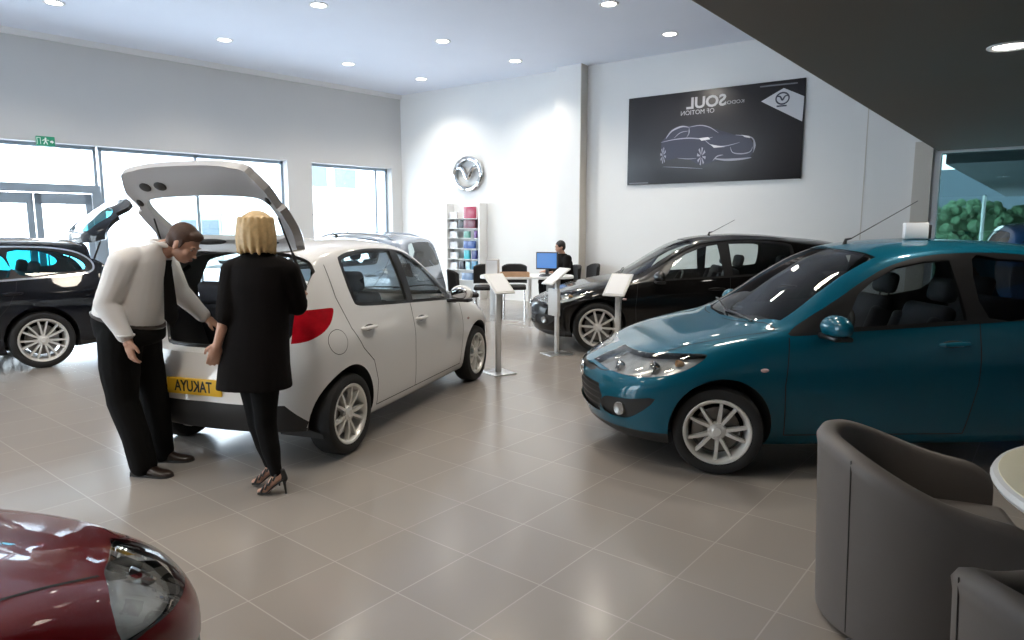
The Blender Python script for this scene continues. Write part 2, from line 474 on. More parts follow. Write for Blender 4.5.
def warp(sp, fr, to, zs=1., ys=1., **over):
    g = lambda x: float(np.interp(x, fr, to)) if fr[0] <= x <= fr[-1] else (x-fr[0]+to[0] if x < fr[0] else x-fr[-1]+to[-1])
    o = {}
    for k, v in sp.items():
        if k in PROF: o[k] = [(g(x), q*(ys if k[0] == 'y' else zs)) for x, q in v]
        elif k in ('cowl', 'header', 'hood'): o[k] = [(g(x), y*ys) for x, y in v]
        elif k in POLY_X: o[k] = [(g(x), z*zs) for x, z in v]
        elif k in ('grille', 'slot', 'hatch', 'rear_win'): o[k] = [(y*ys, z*zs) for y, z in v]
        elif k in ('fdx', 'rdx'): o[k] = [(z*zs, q) for z, q in v]
        elif k in ('foglamp', 'fuel', 'mirror', 'handle_f', 'handle_r', 'antenna', 'side_rep'): o[k] = (g(v[0]), v[1]*zs)
        elif k in ('L', 'axle_f', 'axle_r', 'hatch_x', 'plate_x'): o[k] = g(v)
        elif k == 'cabin': o[k] = {a: (tuple(g(q) for q in b) if isinstance(b, tuple) else g(b)) for a, b in v.items()}
        else: o[k] = v
    o.update(over); return o

def lift(sp):
    r = lambda z: z+.055*min(1, max(0, (z-.95)/.38))
    o = dict(sp)
    for k, v in sp.items():
        if k in ('ztop', 'zcant', 'dlo', 'win_f', 'win_r', 'quarter', 'door_f', 'door_r', 'rear_win', 'hatch'): o[k] = [(a, r(b)) for a, b in v]
    o['hatch_x'] = sp['hatch_x']; return o
HATCH = lift(HATCH)
FROM = [0, .76, 1.02, 1.88, 2.22, 3.25, 3.5, 3.9]

HATCH = warp(HATCH, FROM, [0, .80, 1.055, 1.89, 2.25, 3.29, 3.50, 3.82])
FROM = [0, .80, 1.055, 1.89, 2.25, 3.29, 3.50, 3.82]
# ------------------------------------------------------------------ wheels
def tyre_bm(R, W, rim):
    bm = NB(); h = W/2
    lathe(bm, [(rim-.015, -h*.8), (rim+.01, -h*.98), (R-.035, -h), (R-.012, -h*.9), (R, -h*.6), (R, h*.6), (R-.012, h*.9), (R-.035, h), (rim+.01, h*.98), (rim-.015, h*.8)], 48, 'Y', closed=True)
    return bm
def rim_bm(rim, W, style):
    bm = NB(); h = W/2
    # barrel and lip (outer side is -y)
    lathe(bm, [(rim+.006, -h*.86), (rim-.004, -h*.95), (rim-.018, -h*.90), (rim-.03, -h*.70), (rim-.045, h*.2), (rim-.03, h*.8), (rim, h*.9)], 48, 'Y')
    n = style.get('n', 5); pair = style.get('pair', 16); r0, r1 = .045, rim-.02; yo = -h*.80
    for k in range(n):
        offs = (-1, 1) if pair else (0,)
        for o in offs:
            a0 = 2*PI*k/n + math.radians(pair*.55)*o; a1 = 2*PI*k/n + math.radians(pair)*o
            P0 = Vector((math.cos(a0)*r0, yo+.012, math.sin(a0)*r0)); P1 = Vector((math.cos(a1)*r1, yo+.004, math.sin(a1)*r1))
            t = (P1-P0).normalized(); s_ = Vector((0, 1, 0)).cross(t).normalized()
            w0, w1 = style.get('w', (.016, .011))
            pts = []
            for P, w, d in ((P0, w0, .040), ((P0+P1)/2+Vector((0, -.008, 0)), (w0+w1)/2, .034), (P1, w1, .028)):
                pts.append([bm.verts.new(P+s_*w+Vector((0, d, 0))), bm.verts.new(P+s_*w*.7), bm.verts.new(P-s_*w*.7), bm.verts.new(P-s_*w+Vector((0, d, 0)))])
            for A, B in zip(pts, pts[1:]):
                for q in range(4): bm.faces.new((A[q], A[(q+1) % 4], B[(q+1) % 4], B[q]))
            bm.faces.new(pts[0]); bm.faces.new(pts[-1][::-1])
    lathe(bm, [(0, yo-.004), (.026, yo-.004), (.034, yo+.002), (.052, yo+.006), (.06, yo+.02), (.058, yo+.06), (0, yo+.06)], 24, 'Y')
    for k in range(5):
        a = 2*PI*(k+.5)/5; cyl(bm, (math.cos(a)*.045, yo+.002, math.sin(a)*.045), (math.cos(a)*.045, yo+.012, math.sin(a)*.045), .007, n=8)
    return bm
WHEEL_ME = {}
def add_wheel(root, x, side, sp, rimstyle, steer=0.):
    R, W = sp['R'], sp['W']; rim = R-.075; key = (R, W, tuple(sorted(rimstyle.items())))
    if key not in WHEEL_ME:
        t = obj('wheel', tyre_bm(R, W, rim), M['rubber']); r = obj('alloy_rim', rim_bm(rim, W, rimstyle), M['alloy'], angle=28)
        bm = NB(); cyl(bm, (0, -.01, 0), (0, .012, 0), rim*.68, n=32); cyl(bm, (0, -.03, 0), (0, .06, 0), .06, n=16); bb(bm, -.16, -.09, -.04, .04, -.06, .07, .01)
        d = obj('brake_disc', bm, M['disc'])
        WHEEL_ME[key] = (t.data, r.data, d.data)
        for o in (t, r, d): bpy.data.objects.remove(o)
    t = bpy.data.objects.new('wheel', WHEEL_ME[key][0]); COL.objects.link(t); t.parent = root
    t.location = (x, side*(sp['track']), R); t.rotation_euler = (0, random.uniform(0, 1.2), (0 if side < 0 else PI)+steer)
    for q, nm in ((1, 'alloy_rim'), (2, 'brake_disc')):
        o = bpy.data.objects.new(nm, WHEEL_ME[key][q]); COL.objects.link(o); o.parent = t
    return t

def seat_bm(x, y, bench=False, top=1.06):
    """seat at local x (hip point) facing -x"""
    w = 1.20 if bench else .48
    bm = NB(); Rk = rot(0, math.radians(20), 0)
    box(bm, (x-.05, y, .43), (.50, w, .16), .05, 3, rot(0, math.radians(8), 0))
    box(bm, (x+.27, y, .78), (.13, w*.94, .62), .05, 3, Rk)
    if not bench:
        for s_ in (-1, 1):
            box(bm, (x-.03, y+s_*.21, .47), (.46, .08, .17), .035, 3, rot(0, math.radians(8), 0))
            box(bm, (x+.235, y+s_*.205, .75), (.17, .08, .5), .035, 3, Rk)
    return bm
def headrest_bm(x, y, z):
    bm = NB(); box(bm, (x, y, z), (.10, .25, .17), .045, 3, rot(0, math.radians(12), 0))
    for s_ in (-1, 1): cyl(bm, (x-.02, y+s_*.06, z-.2), (x, y+s_*.06, z-.05), .007, n=8)
    return bm

def islands(bm):
    seen = set(); out = []
    for f in bm.faces:
        if f in seen: continue
        st = [f]; seen.add(f); g = []
        while st:
            q = st.pop(); g.append(q)
            for e in q.edges:
                for r in e.link_faces:
                    if r not in seen: seen.add(r); st.append(r)
        out.append(g)
    return out
def split_obj(name, bm, m, root, amin=0.):
    for g in islands(bm):
        if sum(f.calc_area() for f in g) < amin: continue
        b2 = NB(); mp = {}
        for f in g: b2.faces.new([mp.setdefault(v, None) or mp.__setitem__(v, b2.verts.new(v.co)) or mp[v] for v in f.verts])
        obj(name, b2, m, root)
    bm.free()
def link_islands(name, me, m, root):
    bm = NB(); bm.from_mesh(me); bpy.data.meshes.remove(me); split_obj(name, bm, m, root, .003)
# ------------------------------------------------------------------ one car
def build_car(name, sp, col, loc, heading, label, group=None, privacy=False, hatch=0., detail=1, rims=None, roof_rails=False, plate=None, steer=0., chrome_dlo=False, grille_chrome=False, cut_doors=True, gl=None, lining='cabin', hatch_in='hatchin'):
    sp = dict(sp); sp['track'] = sp.get('track', .735)
    for k in PROF: 
        sp[k+'_raw'] = sp[k]; sp[k] = K(*sp[k])
    for k in ('fdx', 'rdx'): sp[k] = K(*sp[k])
    root = empty(name, (0, 0, 0), 0, label, 'car', group)
    B = Body(sp); hx = sp['hatch_x']; R = sp['R']
    P = M[col]; G = M['glass']; RG = M['dglass'] if privacy else M['glass']
    if gl: G = RG = M[gl]
    far = lambda c, n: c.y > .35
    for ax in (sp['axle_f'], sp['axle_r']):
        B.region('void', [(ax+sp['ar']*math.cos(a), R+.02+sp['ar']*math.sin(a)) for a in np.linspace(0, 2*PI, 48)[:-1]], 'side', lambda c, n: c.y > .5)
    B.region('windscreen', sp['cowl']+sp['header'], 'top', lambda c, n: c.z > .9*sp.get('zs', 1), 'body')
    B.region('tail_light', smooth_poly(sp['tail'], 4), 'side', lambda c, n: c.x > hx-.4 and c.y > .55*1., 'body')
    B.region('body', [(-1, 0), (.60*sp.get('tw', 1), 0), (.60*sp.get('tw', 1), 3), (-1, 3)], 'front', lambda c, n: c.x > hx-.4, 'tail_light')
    hp = smooth_poly(sp['hatch'], 3, False)
    B.cut_plane((hx, 0, 0), (1, 0, 0), 'body')
    B.region('hatch', hp, 'front', lambda c, n: c.x > hx, 'body')
    if sp.get('rear_win'): B.region('rear_window', smooth_poly(sp['rear_win'], 4, False), 'front', lambda c, n: c.x > hx+.04 and n.x > .05, 'hatch')
    B.region('frame', smooth_poly(sp['dlo'], 4), 'side', far, 'body')
    for k in ('win_f', 'win_r', 'quarter', 'win_q'):
        if sp.get(k):
            q = sp[k]; q = smooth_poly(q, 3) if k in ('win_r', 'win_q') else q
            B.region(k, q, 'side', far, 'frame')
    if sp.get('headlight_top'):
        B.region('headlight', smooth_poly(sp['headlight_top'], 5), 'top', lambda c, n: c.z > .45, 'body')
        B.region('body', sp['lamp_floor'], 'side', lambda c, n: c.x < 1, 'headlight')
    else: B.region('headlight', smooth_poly(sp['headlight'], 5), 'side', lambda c, n: c.x < 1.3 and c.y > .1, 'body')
    B.region('grille', sp['grille'], 'front', lambda c, n: c.x < .4 and n.x < -.1, 'body')
    if sp.get('slot'): B.region('upper_grille', sp['slot'], 'front', lambda c, n: c.x < .4 and n.x < -.1, 'body')
    B.region('fog_recess', smooth_poly(sp['fog'], 3), 'side', lambda c, n: c.x < .6 and c.y > .3, 'body')
    B.region('bonnet', smooth_poly(sp['hood'], 2, False), 'top', lambda c, n: c.z > .6 and n.z > .2, 'body')
    B.region('front_lip', [(-2, 0), (2, 0), (2, .265), (-2, .265)], 'front', lambda c, n: c.x < .5, 'body')
    B.region('rear_valance', [(-.1, .0), (2, 0), (2, .27), (.74, .27), (.58, .44), (-.1, .45)], 'front', lambda c, n: c.x > sp['axle_r']+sp['ar'], 'body')
    if cut_doors:
        for d in ('f', 'r'):
            if not sp.get('door_'+d): continue
            B.region('door_'+d, sp['door_'+d], 'side', far, 'body')
            B.region('frame_'+d, sp['door_'+d], 'side', far, 'frame')
    link('body_shell', B.mesh('body'), P, root)
    # cabin lining: the inner skin of shell, doors and roof
    skip = ['void', 'windscreen', 'rear_window', 'win_f', 'win_r', 'quarter', 'win_q', 'hatch', 'headlight', 'grille', 'upper_grille', 'fog_recess', 'tail_light', 'bonnet', 'front_lip', 'rear_valance']
    link('cabin_lining', B.mesh('lining', off=-.028, regions=skip, flip=True, base=True), M[lining], root)
    link('bonnet', B.mesh('bonnet'), P, root)
    link('windscreen', B.mesh('windscreen', off=-.004), G if not gl else G, root)
    for n_, r_ in (('front_valance', 'front_lip'), ('rear_valance', 'rear_valance')):
        link(n_, B.mesh(r_), M['plastic'], root)
    link('grille', B.mesh('grille', off=-.02), M['plastic'], root)
    if sp.get('slot'): link('grille', B.mesh('upper_grille', off=-.01), M['plastic'], root)
    if detail:
        gm = NB(); zs = [p[1] for p in sp['grille']]; yw = max(p[0] for p in sp['grille'])
        for z in np.linspace(min(zs)+.04, max(zs)-.03, 4): B.ribbon(gm, [(0.0, z), (yw*.45, z), (yw*.9, z)], 'front', .012, -.012)
        obj('grille_bar', gm, M['chrome'] if grille_chrome else M['trim'], root)
    for s_ in (1, -1):
        # lights
        hl = link('headlight', B.mesh('headlight', s_, off=-.05), M['lamp'], root)
        link('lens', B.mesh('headlight', s_), M['lens'], hl)
        bz = NB(); ht = sp.get('headlight_top'); o = smooth_poly(ht or sp['headlight'], 5); B.ribbon(bz, o[:16] if ht else o+o[:1], 'top' if ht else 'side', .008, -.003, (s_,)); obj('bezel', bz, M['lampdark'], hl)
        for (lx, lz, lr, mt) in sp.get('bulbs', [(.20, .675, .038, 'chrome'), (.38, .71, .040, 'chrome'), (.53, .75, .022, 'amber')]):
            c, n = B.y(lx, lz)
            if c is None: continue
            c = c-n*.035; c = Vector((c.x, s_*c.y, c.z)); n = Vector((n.x, s_*n.y, n.z)); n = (n*sp.get('bulb_out', .35)+Vector((-1, 0, sp.get('bulb_up', 0)))).normalized()
            bm = NB(); q = n.to_track_quat('Z', 'Y').to_matrix().to_4x4()
            lathe(bm, [(lr*1.0, .018), (lr*1.08, .012), (lr*1.02, .0), (lr*.7, -.03), (lr*.2, -.04)], 20); lathe(bm, [(lr*.55, -.02), (lr*.5, 0), (lr*.3, .012), (0, .016)], 16)
            tr(bm, bm.verts[:], Matrix.Translation(c) @ q); obj('lamp_reflector', bm, M[mt], hl)
        tl = link('tail_light', B.mesh('tail_light', s_), M[sp.get('tail_mat', 'red')], root)
        c = sum((v.co for v in tl.data.vertices), Vector())/max(1, len(tl.data.vertices))
        fz = B.mesh('fog_recess', s_, off=-.015); fo = link('fog_recess', fz, M['plastic'], root)
        c, n = B.y(*sp['foglamp'])
        if c is not None:
            c = Vector((c.x, s_*c.y, c.z)); n = Vector((-.8, s_*.6, 0)); bm = NB()
            lathe(bm, [(0, .0), (.030, .004), (.040, .008), (.046, .004), (.046, -.04)], 20)
            tr(bm, bm.verts[:], Matrix.Translation(c-n*.004) @ n.to_track_quat('Z', 'Y').to_matrix().to_4x4()); obj('fog_lamp', bm, M['lamp'], fo)
        # doors
        for d, nm in (('f', 'front_door'), ('r', 'rear_door')):
            if not cut_doors: continue
            if not sp.get('door_'+d):
                link('rear_side_window', B.mesh('win_r', s_, off=-.006), RG, root); continue
            dr = link(nm, B.mesh('door_'+d, s_), P, root)
            if 'frame_'+d in B.names: link('window_frame', B.mesh('frame_'+d, s_, off=.001), M['trim'], dr)
            w = link('door_window', B.mesh('win_'+d, s_, off=-.006), G if d == 'f' else RG, dr)
            if d == 'f' and sp.get('quarter'): link('quarter_window', B.mesh('quarter', s_, off=-.003), M['trim'], dr)
            if detail or s_:
                hx_, hz_ = sp['handle_'+d]; c, n = B.y(hx_, hz_)
                bm = NB()
                if c is not None:
                    y0 = c.y*s_
                    tube(bm, [(hx_-.10, y0-.005*s_, hz_-.004), (hx_-.08, y0+.022*s_, hz_), (hx_, y0+.032*s_, hz_+.004), (hx_+.075, y0+.024*s_, hz_+.004), (hx_+.10, y0-.004*s_, hz_+.003)], [.010, .014, .016, .015, .010], 8)
                    obj('door_handle', bm, P, dr)
                    bm = NB(); sphere(bm, (hx_-.01, y0-.004*s_, hz_-.004), (.085, .012, .028), 14, 8); obj('handle_recess', bm, M['seam'], dr)
        fr = [n for n in ('frame',) if B.faces(n)]
        if fr: link_islands('pillar_trim', B.mesh('frame', s_, off=.001), M['trim'], root)
        if sp.get('win_q'): link('quarter_window', B.mesh('win_q', s_, off=-.006), RG, root)
        # door mirrors
        mx, mz = sp['mirror']; c, n = B.y(mx, mz-.03); y0 = c.y*s_
        bm = NB(); sphere(bm, (0, 0, 0), (.075, .125, .078), 20, 12)
        for v in bm.verts:
            if v.co.x > .03: v.co.x = .03+(v.co.x-.03)*.15
            if v.co.z < -.04: v.co.z = -.04+(v.co.z+.04)*.4
        tr(bm, bm.verts[:], Matrix.Translation((mx-.02, y0+.145*s_, mz+.035)) @ rot(0, 0, -.2*s_))
        mo = obj('door_mirror', bm, P, root)
        bm = NB(); box(bm, (mx-.02, y0+.03*s_, mz-.035), (.09, .14, .035), .012); box(bm, (mx-.02, y0+.145*s_, mz-.028), (.12, .20, .03), .012); obj('mirror_foot', bm, M['trim'], mo)
        bm = NB(); sphere(bm, (mx+.022, y0+.145*s_, mz+.04), (.012, .10, .055), 16, 8); obj('mirror_glass', bm, M['mirror'], mo)
        # arches
        for ax in (sp['axle_f'], sp['axle_r']):
            bm = NB(); prev = None; cen = []
            for a in np.linspace(-.35, PI+.35, 40):
                r_ = sp['ar']; x_, z_ = ax+r_*math.cos(a), R+.02+r_*math.sin(a)
                c, n = B.y(ax+(r_+.004)*math.cos(a), max(.2, R+.02+(r_+.004)*math.sin(a)))
                yo = (c.y if c is not None else .8)-.001
                q = [bm.verts.new((x_, s_*yo, z_)), bm.verts.new((x_, s_*.44, z_))]
                if prev: bm.faces.new((prev[0], prev[1], q[1], q[0]))
                prev = q; cen.append(q[1])
            bm.faces.new(cen)
            obj('wheel_arch_liner', bm, M['plastic'], root, angle=60)
        for ax in (sp['axle_f'], sp['axle_r']): add_wheel(root, ax, s_, sp, rims or dict(n=5, pair=15), steer if ax == sp['axle_f'] else 0)
    # seams
    bm = NB()
    if cut_doors:
        B.ribbon(bm, sp['door_f'][-1:]+sp['door_f'][:3], 'side', .007)
        B.ribbon(bm, sp['door_f'][-3:], 'side', .007); B.ribbon(bm, [sp['door_f'][-1], sp['door_f'][0]], 'side', .007)
        if sp.get('door_r'): B.ribbon(bm, sp['door_r'][5:], 'side', .007); B.ribbon(bm, [sp['door_r'][-1], sp['door_r'][0]], 'side', .007)
    hpts = smooth_poly(smooth_poly(sp['hood'], 2, False)[1:-1], 4, False); run = []; lamp_t = sp.get('headlight_top'); lamp_s = smooth_poly(lamp_t or sp['headlight'], 5)
    for q in hpts+[None]:
        c = B.cast(q, 'top')[0] if q else None
        if c is None or in_poly(lamp_s, c.x, c.y if lamp_t else c.z):
            if len(run) > 2: B.ribbon(bm, run, 'top', .008)
            run = []
        else: run.append(q)
    fx, fz = sp['fuel']
    B.ribbon(bm, [(fx+.085*math.cos(a), fz+.085*math.sin(a)) for a in np.linspace(0, 2*PI, 25)], 'side', .004, sides=(1,))
    if not hatch: B.ribbon(bm, hp[1:-4], 'rear', .008)
    split_obj('panel_gap', bm, M['seam'], root)
    # side repeater
    c, n = B.y(*sp['side_rep'])
    if c is not None:
        for s_ in (1, -1):
            bm = NB(); sphere(bm, (c.x, c.y*s_, c.z), (.028, .008, .013), 12, 8); obj('side_repeater', bm, M['redclear'], root)
    if chrome_dlo:
        bm = NB(); o = smooth_poly(sp['dlo'], 4); B.ribbon(bm, o+o[:1], 'side', .022, .003); obj('window_chrome', bm, M['chrome'], root)
    # hatch
    Mh = None
    if hatch:
        hz = float(sp['ztop'](hx))-.02; pv = Vector((hx, 0, hz))
        Mh = Matrix.Translation(pv) @ Matrix.Rotation(-hatch, 4, 'Y') @ Matrix.Translation(-pv)
    tg = link('tailgate', B.mesh('hatch', solid=.055 if hatch else 0., M=Mh), [P, M[hatch_in]] if hatch else P, root)
    if sp.get('rear_win'): link('rear_window', B.mesh('rear_window', off=-.004, M=Mh), RG, tg)
    if hatch:
        for (y_, z_, ry, rz, nm) in sp.get('gate_marks', [(-.27, .885, .05, .035, 'grip_recess'), (-.40, .885, .045, .035, 'grip_recess'), (.24, 1.385, .16, .026, 'vent_slot'), (-.24, 1.385, .16, .026, 'vent_slot'), (.56, 1.0, .02, .03, 'gate_stop'), (-.56, 1.0, .02, .03, 'gate_stop')]):
            c, n = B.hit((9, abs(y_), z_), (-1, 0, 0))
            if c is None: continue
            c = Vector((c.x, y_, c.z)); n = Vector((n.x, n.y if y_ > 0 else -n.y, n.z)); q = n.to_track_quat('X', 'Z').to_matrix().to_4x4()
            bm = NB(); sphere(bm, (0, 0, 0), (.012, ry, rz), 18, 10); tr(bm, bm.verts[:], Mh @ Matrix.Translation(c-n*.058) @ q); obj(nm, bm, M['plastic'], tg)
        for sd in (1, -1):   # gas struts
            a = Vector((hx+.02, sd*.60, float(sp['ztop'](hx))-.30)); c, n = B.hit((9, .56, 1.12), (-1, 0, 0)); b_ = Mh @ Vector((c.x-.06, sd*.54, 1.12))
            bm = NB(); cyl(bm, a, a*.45+b_*.55, .011, n=10); cyl(bm, a*.5+b_*.5, b_, .006, n=10); obj('gas_strut', bm, M['plastic'], root)
        bm = NB(); e = smooth_poly(sp['hatch'], 3, False)[:-6]
        inner = NB(); prev = None
        for sd in (1, -1):
            prev = None
            for (y_, z_) in e:
                c, n = B.hit((9, y_+.004, z_), (-1, 0, 0))
                if c is None or c.x < hx-.1: continue
                q = [inner.verts.new((c.x, sd*c.y, c.z)), inner.verts.new((c.x-.10, sd*(c.y-.035 if c.y > .3 else c.y*.93), c.z+(.03 if c.z < .8 else -.0)))]
                if prev: inner.faces.new((prev[0], prev[1], q[1], q[0]))
                prev = q
        obj('hatch_jamb', inner, P, root)
        bm = NB()
        for sd in (1, -1):
            pts = []
            for (y_, z_) in e:
                c, n = B.hit((9, y_+.004, z_), (-1, 0, 0))
                if c is None or c.x < hx-.1: continue
                pts.append((c.x-.085, sd*(c.y-.03 if c.y > .3 else c.y*.94), c.z+(.03 if c.z < .8 else 0)))
            if len(pts) > 2: tube(bm, pts, .016, 8)
        obj('hatch_seal', bm, M['trim'], root)
    # cabin
    cb = sp['cabin']
    bm = NB(); bb(bm, cb['dash'][0], cb['boot']-.05, -.66, .66, .26, .32, .02)
    bb(bm, cb['bench']+.42, cb['boot']+.06, -.52, .52, .32, .56, .02); obj('cabin_floor', bm, M['cabin'], root)
    bm = NB(); d0, d1 = cb['dash']
    bb(bm, d0+.02, d1, -.66, .66, .56, .87, .06, 3); bb(bm, d1-.1, d1+.02, -.60, -.15, .62, .92, .05, 3); bb(bm, d1-.05, d1+.35, -.11, .11, .3, .62, .03)
    obj('dashboard', bm, M['cabin'], root)
    bm = NB(); wx = cb['wheel']; Ws = Matrix.Translation((wx, -.36, .88)) @ rot(0, math.radians(-65), 0)
    n0 = set(bm.verts); tube(bm, [(math.cos(a)*.175, math.sin(a)*.175, 0) for a in np.linspace(0, 2*PI, 33)[:-1]], .015, 8, closed=True)
    sphere(bm, (0, 0, -.01), (.06, .06, .03), 12, 8)
    for a in (0, PI, -PI/2): cyl(bm, (0, 0, -.01), (math.sin(a)*.17, math.cos(a)*.17, 0), .016, .012, 8)
    tr(bm, bm.verts[:], Ws); obj('steering_wheel', bm, M['cabin'], root)
    for y_ in (-.35, .35):
        st = obj('front_seat', seat_bm(cb['seat'], y_), M['seat'], root); obj('headrest', headrest_bm(cb['seat']+.45, y_, 1.17), M['seat'], st)
    st = obj('rear_seat', seat_bm(cb['bench'], 0, True), M['seat'], root)
    for y_ in (-.36, .36): obj('headrest', headrest_bm(cb['bench']+.42, y_, 1.13), M['seat'], st)
    # wipers, aerial, badge, plates
    bm = NB()
    for (a, b_) in (((sp['cowl'][0][0]+.03, -.05), (sp['cowl'][0][0]+.16, .55)), ((sp['cowl'][0][0]+.05, -.5), (sp['cowl'][0][0]+.05, .02))):
        pts = []
        for t in np.linspace(0, 1, 8):
            x_, y_ = a[0]+(b_[0]-a[0])*t, a[1]+(b_[1]-a[1])*t
            c, n = B.cast((x_, abs(y_)), 'top'); pts.append((x_, y_, c.z+.012))
        tube(bm, pts, .007, 6)
    obj('wiper', bm, M['trim'], root)
    if sp.get('antenna'):
        ax, az = sp['antenna']; ang, ln = sp.get('antenna_dir', (.5, .40)); c, n = B.cast((ax, 0), 'top')
        bm = NB(); d = Vector((math.cos(ang), 0, math.sin(ang)))
        tube(bm, [c-Vector((0, 0, .01)), c+Vector((.01, 0, .03)), c+d*.06+Vector((0, 0, .01))], [.018, .012, .006], 8); tube(bm, [c+d*.05+Vector((0, 0, .01)), c+d*ln+Vector((0, 0, .01))], [.0042, .003], 6)
        obj('aerial', bm, M['trim'], root)
    c, n = B.cast((0.0, sp['badge_z']), 'front')
    if c is not None and sp.get('badge', True):
        bm = NB(); emblem(bm, .062, .010)
        q = n.to_track_quat('Z', 'Y').to_matrix().to_4x4()
        tr(bm, bm.verts[:], Matrix.Translation(c+n*.006) @ Matrix(((0, 0, -1, 0), (-1, 0, 0, 0), (0, 1, 0, 0), (0, 0, 0, 1)))); obj('emblem', bm, M['chrome'], root)
    if roof_rails:
        bm = NB()
        for s_ in (1, -1):
            pts = []
            for x_ in np.linspace(*sp['rails'], 14):
                c, n = B.cast((x_, float(sp['ycant'](x_))-.03), 'top'); k = min(1, min(abs(x_-sp['rails'][0]), abs(x_-sp['rails'][1]))/.15)
                pts.append((x_, s_*c.y, c.z+.045*k))
            tube(bm, pts, .016, 8)
        obj('roof_rail', bm, M['chrome'], root)
    if plate:
        pz = sp['plate_z']; c, n = B.hit((9, .0, pz), (-1, 0, 0)); x_ = c.x
        bm = NB(); py_ = sp.get('plate_y', 0); bb(bm, x_-.008, x_+.014, py_-.235, py_+.235, pz-.056, pz+.056, .006); pl = obj('number_plate', bm, M['plate'], root)
        me = text_mesh(plate, .105, .001, bold=.002); me.transform(Matrix.Translation((x_+.0155, py_, pz)) @ Matrix(((0, 0, 1, 0), (1, 0, 0, 0), (0, 1, 0, 0), (0, 0, 0, 1))) @ Matrix.Diagonal((.80, 1, 1, 1)))
        link('lettering', me, M['ink'], pl)
    B.bm.free()
    # root to the middle of the wheelbase
    mx = (sp['axle_f']+sp['axle_r'])/2
    for ch in root.children: ch.location.x -= mx
    h = Vector(heading).normalized(); root.rotation_euler = (0, 0, math.atan2(-h.y, -h.x)); root.location = loc
    return root, B, Mh

def emblem(bm, r, t):
    """oval ring with a winged V, in the xy plane, facing +z"""
    n = 40; tube(bm, [(r*1.0*math.cos(a), r*.80*math.sin(a), 0) for a in np.linspace(0, 2*PI, n+1)[:-1]], t, 8, closed=True)
    up = [(-.93, .30), (-.55, .34), (-.30, .18), (0, -.22), (.30, .18), (.55, .34), (.93, .30)]
    P = smooth_poly([(x*r, y*r) for x, y in up], 5, False)
    R_ = [t*(.55+.6*math.sin(PI*i/(len(P)-1))) for i in range(len(P))]
    tube(bm, [(x, y, 0) for x, y in P], R_, 8)
# ------------------------------------------------------------------ camera
cam = bpy.data.cameras.new('camera'); cam.sensor_width = 36; cam.lens = 675/1024*36; cam.clip_start = .05; cam.clip_end = 300
co = bpy.data.objects.new('camera', cam); COL.objects.link(co); S.camera = co
co.location = (0, 0, 1.605); co.rotation_euler = (math.radians(90-7.761), 0, math.radians(39))
CR = Vector((.7771, .6293, 0)); CF = Vector((-.6293, .7771, 0))   # right and forward of the photographer

# ------------------------------------------------------------------ setting materials
def wall_mat(name, base, rough=.6):
    return mat(name, base, rough, noise=.02, nscale=1.5, bump=.02)
M['wall'] = wall_mat('white painted plaster', (.80, .795, .78))
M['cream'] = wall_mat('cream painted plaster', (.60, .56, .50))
M['ceiling'] = wall_mat('pale ceiling paint', (.78, .82, .92), .7)
M['soffit'] = wall_mat('grey soffit paint', (.175, .155, .135), .7)
M['frame'] = mat('grey blue aluminium', (.33, .40, .47), .4, .2)
M['whiteframe'] = mat('white window frame', (.72, .74, .76), .4)
M['pane'] = glass('window pane', (.93, .97, .98), .8)
M['tintpane'] = glass('tinted window pane', (.36, .46, .46), .8)
M['ground'] = mat('pale forecourt', (.75, .76, .78), .8, noise=.05, nscale=.5)
M['lampglow'] = mat('downlight lamp', (1, 1, 1), .4, emit=(1., .95, .86), estr=14)
M['lightrim'] = mat('white downlight ring', (.8, .8, .8), .35)

